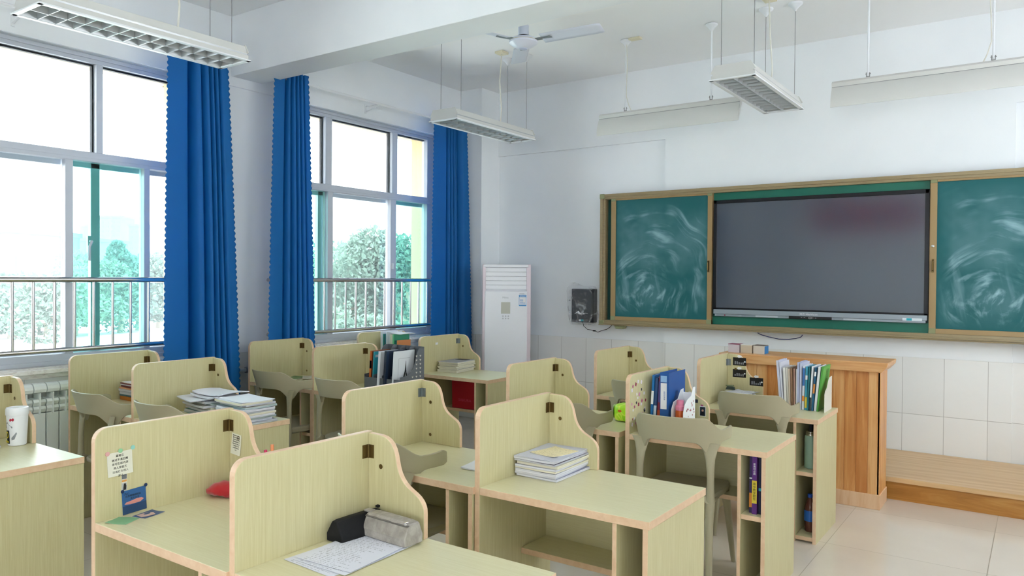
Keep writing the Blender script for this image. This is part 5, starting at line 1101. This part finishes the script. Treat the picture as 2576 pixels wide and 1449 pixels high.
for y, z in ((-0.043, 0.040), (0.041, 0.046)): MB().lathe([(0.0062, 0), (0.0062, 0.0006)], (0, 0, 0), 18).xf(Matrix.Rotation(R(90), 4, 'X')).build('dot_pin', mat('navy_dot', '#15305c', 0.5), n3, (y, -0.002, z))
hang_note('small densely written note on the back screen of the nearest desk', (ax + 0.072, ay + DD - 0.0205, 0.940), 0.060, 0.082, M_ENV, 5, ['做风雨在线上信后', '我觉有最绚魔啊着', '从把家想和有事看', '我是时是家的去生', '像还家家不说心中', '不会在愿天下的', '上的诗琴风行夜', '天青'], 0.0056, facing='y')
o = booklet(0.080, 0.072, 0.0008, mat('green_note', '#84b589', 0.8), M_PG2, 51, 0.0, 'paper_note'); o.location = (-2.575, 1.365, ZD); o.rotation_euler = (0, 0, R(25)); tag(o, 'green paper note taped flat on the nearest desk', 'note')
o = booklet(0.062, 0.085, 0.0008, mat('photo_card_blue', '#4a5f86', 0.6), M_PG1, 52, 0.001, 'photo_print'); o.location = (-2.572, 1.457, ZD); o.rotation_euler = (0, 0, R(12)); tag(o, 'photo of a pale flower lying on the nearest desk below the postcard', 'photo')
MB().prism([(-0.025, -0.03), (0.01, -0.038), (0.02, -0.015), (0.024, 0.008), (0.0, 0.02), (-0.018, 0.005)], 'z', 0.0015, 0.002).build('flower_print', mat('flower_pink', '#d9b7aa', 0.6), o)
# red pouch on desk A, pens
b = MB(); r_ = random.Random(2)
secs = []
for i in range(9):
    q = i / 8; y = -0.075 + 0.15 * q; s_ = math.sin(math.pi * (0.12 + 0.80 * q)) ** 0.6
    secs.append([((0.045 * math.cos(a) + 0.006 * math.sin(3 * a + i)) * s_, y, max(0.0, 0.028 * s_ + 0.028 * s_ * math.sin(a) + 0.004 * math.sin(5 * a + i * 1.7))) for a in [j * 2 * math.pi / 14 for j in range(14)]])
loft(b, secs); o = b.build('red_pouch', mat('red_fabric', '#b3111f', 0.6, sheen=0.3), None, (-2.545, 1.752, ZD + 0.001), (0, 0, R(-72)), smooth=50); tag(o, 'crumpled red cloth pouch in the corner of the nearest desk', 'pouch')
pcup = thing('pen_cup', 'grey pen cup behind the side screen with the pencil cases', 'pen cup', (-2.225, 1.72, ZD))
MB().lathe([(0.03, 0), (0.036, 0.002), (0.038, 0.11), (0.035, 0.11), (0.033, 0.006), (0.004, 0.005)], (0, 0, 0), 24, cap=False).build('cup_wall', mat('cup_grey', '#9aa0a6', 0.5), pcup, smooth=40)
for k, (dx, dy, c, h, lab) in enumerate(((-0.02, 0.01, '#e08a5c', 0.232, 'orange-capped pen sticking up from the pen cup'), (-0.028, -0.006, '#c2325a', 0.215, 'crimson pen sticking up from the pen cup'), (0.016, 0.012, '#d9dbe4', 0.22, 'white-capped pen sticking up from the pen cup'), (-0.005, -0.02, '#22242c', 0.205, 'black pen sticking up from the pen cup'))):
    t = thing('pen', lab, 'pen', (-2.225 + dx * 0.3, 1.72 + dy * 0.3, ZD + 0.008), 0, 'pens in the pen cup'); v = Vector((dx, dy, 0))
    MB().tube([(0, 0, 0), (dx * 0.75, dy * 0.75, h * 0.72)], 0.0045, 8).build('pen_barrel', mat('pen_body', '#d5d7dc', 0.3), t, smooth=40)
    MB().tube([(dx * 0.75, dy * 0.75, h * 0.72), (dx, dy, h)], [0.0062, 0.006], 10).build('pen_cap', mat('pen_' + c[1:], c, 0.35), t, smooth=40)

# tumbler on desk O
tu = thing('tumbler', 'white tall tumbler with a smiley patch and lid', 'tumbler', (-4.145, 1.675, ZD), R(-52))
MB().lathe([(0.036, 0), (0.040, 0.004), (0.047, 0.150), (0.047, 0.155)], (0, 0, 0), 40).build('tumbler_body', mat('tumbler_white', '#e9eaec', 0.3), tu, smooth=40)
MB().lathe([(0.0495, 0.150), (0.0505, 0.152), (0.0505, 0.176), (0.047, 0.186), (0.040, 0.187), (0.038, 0.184), (0.01, 0.184)], (0, 0, 0), 40).build('tumbler_lid', mat('tumbler_white'), tu, smooth=30)
def wrap(name, m, a0, a1, z0, z1, par, off=0.0006, shape=None, n=10):
    b = MB()
    if shape is None:
        b.grid(lambda u, v: ((0.040 + 0.007 * (z0 + (z1 - z0) * v) / 0.15 + off) * math.cos(R(a0 + (a1 - a0) * u)), (0.040 + 0.007 * (z0 + (z1 - z0) * v) / 0.15 + off) * math.sin(R(a0 + (a1 - a0) * u)), z0 + (z1 - z0) * v), n, 4)
    else:
        pts = [(a0 + (a1 - a0) * p, z0 + (z1 - z0) * q) for p, q in shape]
        b.add([((0.040 + 0.007 * z / 0.15 + off) * math.cos(R(a)), (0.040 + 0.007 * z / 0.15 + off) * math.sin(R(a)), z) for a, z in pts], [tuple(range(len(pts)))])
    return b.build(name, m, par)
M_YS = mat('smiley_yellow', '#e8d42c', 0.5)
wrap('black_patch', M_BLACK, -62, -18, 0.012, 0.078, tu)
wrap('smiley', M_YS, -54, -26, 0.038, 0.072, tu, 0.0012, [(0.5 + 0.5 * math.cos(j * math.pi / 8), 0.5 + 0.5 * math.sin(j * math.pi / 8)) for j in range(16)])
for a in (-44.5, -37.5): wrap('smiley_eye', M_BLACK, a - 1.2, a + 1.2, 0.056, 0.064, tu, 0.0018, [(0.5 + 0.5 * math.cos(j * math.pi / 5), 0.5 + 0.5 * math.sin(j * math.pi / 5)) for j in range(10)])
wrap('smiley_mouth', M_BLACK, -50, -30, 0.042, 0.054, tu, 0.0018, [(0, 1), (0.2, 0.4), (0.5, 0.05), (0.8, 0.4), (1, 1), (0.8, 0.6), (0.5, 0.3), (0.2, 0.6)])
text_mesh('patch_word', 'ero', 0.022, M_YS, tu, (0.0436 * math.cos(R(-40)), 0.0436 * math.sin(R(-40)), 0.024), (R(90), 0, R(50)))
M_SHOE = mat('print_grey', '#8a8d92', 0.5)
shoe = [(0, 0.2), (0.1, 0), (0.95, 0.0), (1, 0.25), (0.8, 0.45), (0.55, 0.6), (0.42, 1.0), (0.2, 0.95), (0.05, 0.7)]
wrap('shoe_print', M_SHOE, -52, 4, 0.088, 0.118, tu, 0.0008, shoe); wrap('shoe_print', M_SHOE, -8, 28, 0.03, 0.07, tu, 0.0008, [(0.1, 0.0), (0.6, 0.1), (1, 0.8), (0.9, 1), (0.6, 0.7), (0.1, 0.3)])
wrap('red_print', mat('print_red', '#b3243c', 0.5), -16, 14, 0.118, 0.140, tu, 0.0008, [(0, 0.5), (0.25, 0.9), (0.5, 0.7), (0.8, 1), (1, 0.6), (0.8, 0.2), (0.5, 0.4), (0.2, 0.15)])

# tissue pack on desk E
tp = thing('tissue_pack', 'lime green tissue pack with a yellow swirl on the desk', 'tissue pack', (-1.985, 4.06, ZD), R(4))
b = MB(); secs = []
for i in range(11):
    q = i / 10; x = -0.09 + 0.18 * q; e = 1 - 0.45 * abs(2 * q - 1) ** 7
    secs.append([(x, 0.055 * e * math.copysign(abs(math.cos(a)) ** 0.45, math.cos(a)), 0.052 + 0.052 * e * math.copysign(abs(math.sin(a)) ** 0.45, math.sin(a)) + 0.002 * math.sin(4 * a + i)) for a in [j * 2 * math.pi / 20 for j in range(20)]])
loft(b, secs)
M_LIME = mat('lime_film', rough=0.3, spec=0.6); _v = tex_coord(M_LIME, (9, 9, 14)); _n = noise(M_LIME, _v, 1.0, 0, 0.5, 2.0); to_color(M_LIME, ramp(M_LIME, _n, [(0.40, '#9fe026'), (0.48, '#c6f03a'), (0.52, '#e9f56a'), (0.58, '#b4ea2e')]))
b.build('pack_film', M_LIME, tp, smooth=50)
MB().grid(lambda u, v: (-0.086 - 0.012 * math.sin(math.pi * u), -0.045 + 0.09 * u, 0.012 + 0.08 * v), 8, 6).build('end_fold', mat('pale_film', '#dff0c8', 0.3), tp)
MB().prism([(-0.04 + 0.012 * math.cos(a), 0.066 + 0.007 * math.sin(a)) for a in [j * math.pi / 6 for j in range(12)]], 'y', -0.0575, -0.0565).build('red_emblem', mat('emblem_red', '#d2632c', 0.5), tp)

# red bag under desk M
rb_ = thing('gift_bag', 'red paper gift bag standing on the lower shelf beneath the magazine stack', 'bag', (-4.20, 5.345, 0.431), R(2))
MB().prism([(-0.14, 0), (0.14, 0), (0.146, 0.265), (-0.146, 0.265)], 'y', -0.055, 0.055).build('bag_body', mat('bag_red', '#b40f24', 0.5), rb_, bevel=0.002)
text_mesh('bag_lettering', 'SAKURA', 0.034, mat('bag_pink_ink', '#cf3f5c', 0.5), rb_, (0.0, -0.0556, 0.075), (R(90), 0, 0), sx=1.1)
# flask, bottle, cubby books
fl = thing('vacuum_flask', 'sage green vacuum flask with a steel lid in the upper cubby', 'flask', (-1.172, 4.93, 0.4305))
MB().lathe([(0.033, 0), (0.036, 0.003), (0.036, 0.185), (0.034, 0.198), (0.028, 0.204)], (0, 0, 0), 32).build('flask_body', mat('sage_green', '#8fac9a', 0.4), fl, smooth=40)
MB().lathe([(0.030, 0.203), (0.030, 0.214), (0.026, 0.218), (0.026, 0.226), (0.023, 0.229)], (0, 0, 0), 32).build('flask_lid', M_STEEL, fl, smooth=40)
cb = thing('cola_bottle', 'plastic cola bottle with a blue label in the lowest cubby', 'bottle', (-1.168, 4.92, 0.0375))
MB().lathe([(0.024, 0), (0.031, 0.006), (0.032, 0.05), (0.0335, 0.06), (0.0335, 0.14), (0.030, 0.16), (0.018, 0.195), (0.012, 0.205), (0.012, 0.215)], (0, 0, 0), 24).build('bottle_body', mat('cola_plastic', '#6b4438', 0.15, alpha=0.85), cb, smooth=40)
MB().lathe([(0.034, 0.068), (0.0345, 0.07), (0.0345, 0.132), (0.034, 0.134)], (0, 0, 0), 24, cap=False).build('bottle_label', mat('cola_label', '#2563b8', 0.4), cb, smooth=30)
MB().lathe([(0.015, 0.212), (0.015, 0.232), (0.012, 0.234)], (0, 0, 0), 20).build('bottle_cap', mat('cola_cap', '#1e4fb0', 0.4), cb, smooth=40)
g = 'books in the cubby of the stickered desk'
sub_y = mat('spine_yellow')
o = book(0.016, 0.20, 0.285, cov('#3b2f5c'), M_PG2, 'navy and orange textbook in the cubby of the stickered desk', (-1.186, 3.80, 0.4305), 0, 0, g, spine=[(0.1, 0.35, mat('spine_orange')), (0.6, 0.62, M_WHITE)])
o = book(0.024, 0.20, 0.30, cov('#5c2f7c'), M_PG2, 'purple and yellow textbook in the cubby of the stickered desk', (-1.164, 3.785, 0.4305), 0, 0, g, spine=[(0.18, 0.56, sub_y)])
text_mesh('spine_title', vtext('高中数学题型'), 0.015, M_BLACK, o, (0, -0.0018, 0.113), (R(90), 0, 0), 0.0002); text_mesh('spine_title', vtext('新教材必刷'), 0.012, M_WHITE, o, (0, -0.0018, 0.225), (R(90), 0, 0), 0.0002)
o = book(0.018, 0.20, 0.29, cov('#1f2440'), M_PG1, 'dark blue textbook in the cubby of the stickered desk', (-1.139, 3.80, 0.4305), 0, 0, g, spine=[(0.4, 0.45, mat('spine_teal'))])
o = book(0.016, 0.20, 0.278, cov('#181b22'), M_PG1, 'dark book in the upper cubby behind the sage flask', (-1.205, 5.07, 0.4305), 0, 0, None)
o = book(0.012, 0.20, 0.20, cov('#d9dadc'), M_PG1, 'white booklet beside the cola bottle in the lowest cubby', (-1.132, 4.85, 0.0375), 0, 0, None)
o = book(0.030, 0.22, 0.30, cov('#24262b'), mat('dark_pages', '#6a6d72', 0.6), 'black folder standing in the cubby below the paper stack', (-1.150, 2.475, 0.0375), 0, 0, None, nm='folder', cat='folder', spine=[(0.0, 1.0, mat('folder_grey', '#4e5258', 0.35))])
kb = [(0.028, '#e0e1e4', 'white book'), (0.014, '#3b6f7a', 'dark teal book'), (0.012, '#22262c', 'black book')]
it = [(0.26, 0.19, th, cov(c), M_PG1, 'book', '%s, %s in the pile on the lower shelf beneath the curtain' % (n, ordn[k]), k * 4, 0, 0, 0.001) for k, (th, c, n) in enumerate(kb)]
pile('k', -4.74, 4.17, 0.4308, 0, it, 'books on the lower shelf beneath the curtain', seed=22)
db = thing('water_bottle', 'dark grey water bottle on the lower shelf beneath the stickered desk', 'bottle', (-1.285, 4.12, 0.4308))
MB().lathe([(0.030, 0), (0.033, 0.004), (0.033, 0.17), (0.028, 0.185)], (0, 0, 0), 24).build('bottle_body', mat('smoke_plastic', '#5b5a54', 0.35), db, smooth=40)
MB().lathe([(0.030, 0.183), (0.030, 0.222), (0.026, 0.226)], (0, 0, 0), 24).build('bottle_cap', M_BLACK, db, smooth=40)
for k in range(2):
    o = booklet(0.21, 0.29, 0.010, text_lines_mat('printed_page_b', '#d8d6cf', '#55545a', (0, 80, 0), 0.48), M_PG3, 95 + k, 0.002, 'exam_paper'); o.location = (-2.33 + 0.03 * k, 1.72, 0.4308 + 0.0125 * k); o.rotation_euler = (0, 0, R(-12 + 9 * k)); tag(o, ['grey printed papers on the lower shelf of the nearest desk, the under bundle', 'grey printed papers on the lower shelf of the nearest desk, the upper bundle'][k], 'paper', 'printed papers on the lower shelf')

# ---------------------------------------------------------------- outdoors
ZG = -1.6
M_GRD = mat('pale_concrete', '#d9d2cb', 0.9); to_color(M_GRD, ramp(M_GRD, noise(M_GRD, tex_coord(M_GRD, (0.08, 0.08, 0.08)), 1.0, 5), [(0.35, '#cfccd0'), (0.6, '#ece8e2')]))
struct(MB().box((-400, -250, ZG - 0.2), (60, 500, ZG)).build('ground', M_GRD))
M_LEAF = [mat('leaf_green_%d' % i, c, 0.7) for i, c in enumerate(['#5f786c', '#6a8274', '#56756e'])]
M_BARK = mat('pale_bark', '#a79b8c', 0.8)
for _m in M_LEAF:
    _N, _L, _B = nodes(_m); _t = _N.new('ShaderNodeBsdfTranslucent'); _t.inputs[0].default_value = _B.inputs['Base Color'].default_value; _mx = _N.new('ShaderNodeMixShader'); _mx.inputs[0].default_value = 0.45
    _L.new(_B.outputs[0], _mx.inputs[1]); _L.new(_t.outputs[0], _mx.inputs[2]); _L.new(_mx.outputs[0], [n for n in _N if n.type == 'OUTPUT_MATERIAL'][0].inputs['Surface'])
def tree(x, y, h, r, seed, label, mi=0, n=2600, ls=0.20, conical=False):
    t = thing('tree', label, 'tree', (x, y, ZG), 0, 'trees outside the windows'); q = random.Random(seed)
    lobes = []
    if conical:
        for k in range(12): f = k / 11; lobes.append((q.uniform(-0.2, 0.2) * r * (1.1 - f), q.uniform(-0.2, 0.2) * r, h * (0.30 + 0.66 * f), r * (0.95 - 0.78 * f)))
    for k in range(0 if conical else 12):
        a = q.uniform(0, 6.28); zz = q.uniform(0.30, 0.9)
        rr = r * (0.75 if not conical else 0.8 * (1.15 - zz)) * q.uniform(0.25, 0.9)
        lobes.append((rr * math.cos(a), rr * math.sin(a), h * zz, r * q.uniform(0.35, 0.55) * (1 if not conical else 1.25 - zz)))
    b = MB(); vs = []; fs = []
    for k in range(n):
        lx, ly, lz, lr = lobes[k % 12]
        v = Vector((q.gauss(0, 1), q.gauss(0, 1), q.gauss(0, 1))).normalized() * lr * q.uniform(0.75, 1.05)
        c = Vector((lx + v.x, ly + v.y, lz + v.z * 0.85))
        d1 = Vector((q.gauss(0, 1), q.gauss(0, 1), q.gauss(0, 1))).normalized(); d2 = d1.cross(Vector((q.gauss(0, 1), q.gauss(0, 1), q.gauss(0, 1)))).normalized()
        s_ = ls * q.uniform(0.6, 1.3); o = len(vs)
        vs += [c - d1 * s_, c - d2 * s_ * 0.5, c + d1 * s_, c + d2 * s_ * 0.5]; fs.append((o, o + 1, o + 2, o + 3))
    b.v = [tuple(v) for v in vs]; b.f = fs; b.m = [0] * len(fs)
    b.build('foliage', M_LEAF[mi], t)
    bt = MB().tube([(0, 0, 0), (0.1, 0, h * 0.35), (0, 0.1, h * 0.7)], [0.22, 0.16, 0.06], 8)
    for lx, ly, lz, lr in lobes[:6]: bt.tube([(0.05, 0, h * 0.3), (lx * 0.5, ly * 0.5, (h * 0.3 + lz) / 2), (lx, ly, lz)], [0.1, 0.07, 0.03], 6)
    bt.build('trunk', M_BARK, t, smooth=50)
    return t
import math as _m
def at(px, d):
    """point at ground level seen in direction px (pixels) and depth d metres along the view"""
    k = (px - 1288) / F_PX; v = _f * d + _r2 * (k * d); return v.x, v.y
TR = [(880, 26, 4.0, 3.2, 'broad leafy tree outside the far window, filling its middle pane', 0), (800, 30, 4.1, 3.0, 'leafy tree outside the far window toward the beam curtain', 2), (958, 30, 4.1, 2.8, 'leafy tree outside the far window before the yellow pier', 1), (1030, 24, 4.8, 2.2, 'tall leafy tree beside the yellow pier', 0), (850, 17, 2.2, 1.8, 'low bushy tree outside the far window near the building', 1), (950, 16, 2.0, 1.8, 'low bushy tree outside the far window behind the balusters', 0)]
for i, (px, d, h, r, lab, mi) in enumerate(TR): x, y = at(px, d); tree(x, y, h, r, 40 + i, lab, mi, 11000, 0.085)
TL = [(305, 42, 5.0, 1.9, 'pointed cypress-like tree outside the window with the building', 2, True), (240, 40, 4.0, 2.4, 'bushy tree left of the pointed one', 1, False), (350, 44, 4.1, 2.2, 'bushy tree right of the pointed one', 0, False), (120, 36, 3.0, 2.8, 'low tree in front of the blue-grey building', 1, False), (30, 38, 2.8, 2.8, 'low tree at the frame edge before the blue-grey building', 0, False), (185, 40, 3.4, 2.0, 'low tree behind the wide window mullion', 2, False), (400, 46, 3.8, 2.2, 'low tree beside the first curtain', 1, False)]
TLB = ['pointed tree outside the window with the blue-grey building', 'bushy tree on the building side of the pointed tree', 'bushy tree on the curtain side of the pointed tree', 'low tree in front of the blue-grey building near its corner', 'low tree before the blue-grey building near the frame edge', 'low tree seen behind the wide window mullion', 'low tree seen beside the first curtain']
for i, (px, d, h, r, lab, mi, con) in enumerate(TL): x, y = at(px, d); tree(x, y, h, r, 80 + i, TLB[i], mi, 6000, 0.13, con)
M_BLD = mat('blue_grey_facade', '#27323e', 0.8); M_TWR = mat('pale_tower_facade', '#3c4754', 0.8); M_WIN = mat('far_window_glass', '#2c3541', 0.4)
def building(px, d, w, dp, z1, m, label, nx, nz, rz, wm=M_WIN):
    x, y = at(px, d); t = thing('building', label, 'building', (x, y, ZG), rz); H = z1 - ZG
    box('walls', (-w / 2, -dp / 2, 0), (w / 2, dp / 2, H), m, t)
    b = MB(); 
    for i in range(nx):
        for j in range(nz):
            xx = -w / 2 + w * (i + 0.5) / nx; zz = H * (j + 0.6) / (nz + 0.6); b.box((xx - w / nx * 0.28, -dp / 2 - 0.05, zz - H / nz * 0.2), (xx + w / nx * 0.28, -dp / 2, zz + H / nz * 0.2))
    b.build('window_grid', wm, t); box('parapet', (-w / 2 - 0.15, -dp / 2 - 0.15, H), (w / 2 + 0.15, dp / 2 + 0.15, H + 0.4), m, t)
    return t
RZ = YAW
building(20, 62, 7.2, 8, 4.75, M_BLD, 'long blue-grey building seen through the nearest window', 5, 2, RZ, mat('far_window_dark', '#1c242e', 0.4))
building(60, 95, 22, 8, 5.6, M_TWR, 'pale low block rising behind the blue-grey building', 6, 3, RZ)
building(288, 140, 5.0, 5, 11.9, M_TWR, 'tallest pale tower block on the skyline', 5, 16, RZ)
building(236, 142, 2.3, 5, 10.4, M_TWR, 'pale tower block next to the tallest one', 2, 13, RZ)
building(198, 152, 2.0, 5, 9.2, M_TWR, 'shorter pale tower block seen past the teal sash', 2, 11, RZ)
building(365, 128, 3.0, 5, 9.6, M_TWR, 'pale tower block behind the window stile', 4, 12, RZ)
building(418, 160, 3.0, 5, 6.7, M_TWR, 'pale block nearest the first curtain on the skyline', 3, 8, RZ)
# low kerb wall and road edge
x0, y0 = at(-60, 44); x1, y1 = at(420, 60)
kw = MB().prism([(-0.15, 0), (0.15, 0), (0.15, 0.3), (-0.15, 0.3)], 'y', 0, math.hypot(x1 - x0, y1 - y0)).build('boundary_wall', mat('kerb_blue_grey', '#66708a', 0.8), None, (x0, y0, ZG), (0, 0, math.atan2(-(x1 - x0), y1 - y0)))
tag(kw, 'low blue-grey boundary wall beyond the yard', 'wall')

# morning haze over the grounds
hz = bpy.data.materials.new('haze'); hz.use_nodes = True; N = hz.node_tree.nodes; L = hz.node_tree.links; N.clear()
_o = N.new('ShaderNodeOutputMaterial'); _v = N.new('ShaderNodeVolumeScatter'); _v.inputs['Density'].default_value = 0.0018; _v.inputs['Color'].default_value = (0.96, 0.98, 1.0, 1); _v.inputs['Anisotropy'].default_value = 0.2
L.new(_v.outputs[0], _o.inputs['Volume'])
hb = MB().box((-420, -260, ZG + 0.02), (-6.6, 520, 70)).build('haze', hz); tag(hb, 'pale morning haze filling the air outside the windows', 'haze', None, 'stuff')

fg = thing('desk_figurine', 'tiny yellow ornament on the desk closest below the blackboard', 'ornament', (-2.60, 5.14, ZD))
MB().lathe([(0.014, 0), (0.018, 0.004), (0.016, 0.018), (0.012, 0.024)], (0, 0, 0), 18).build('base', mat('ornament_brown', '#7d6a3a', 0.5), fg, smooth=40)
MB().lathe([(0.004, 0.022), (0.014, 0.028), (0.016, 0.040), (0.010, 0.052), (0.002, 0.056)], (0, 0, 0), 18).build('head', mat('ornament_yellow', '#c9b45a', 0.5), fg, smooth=40)
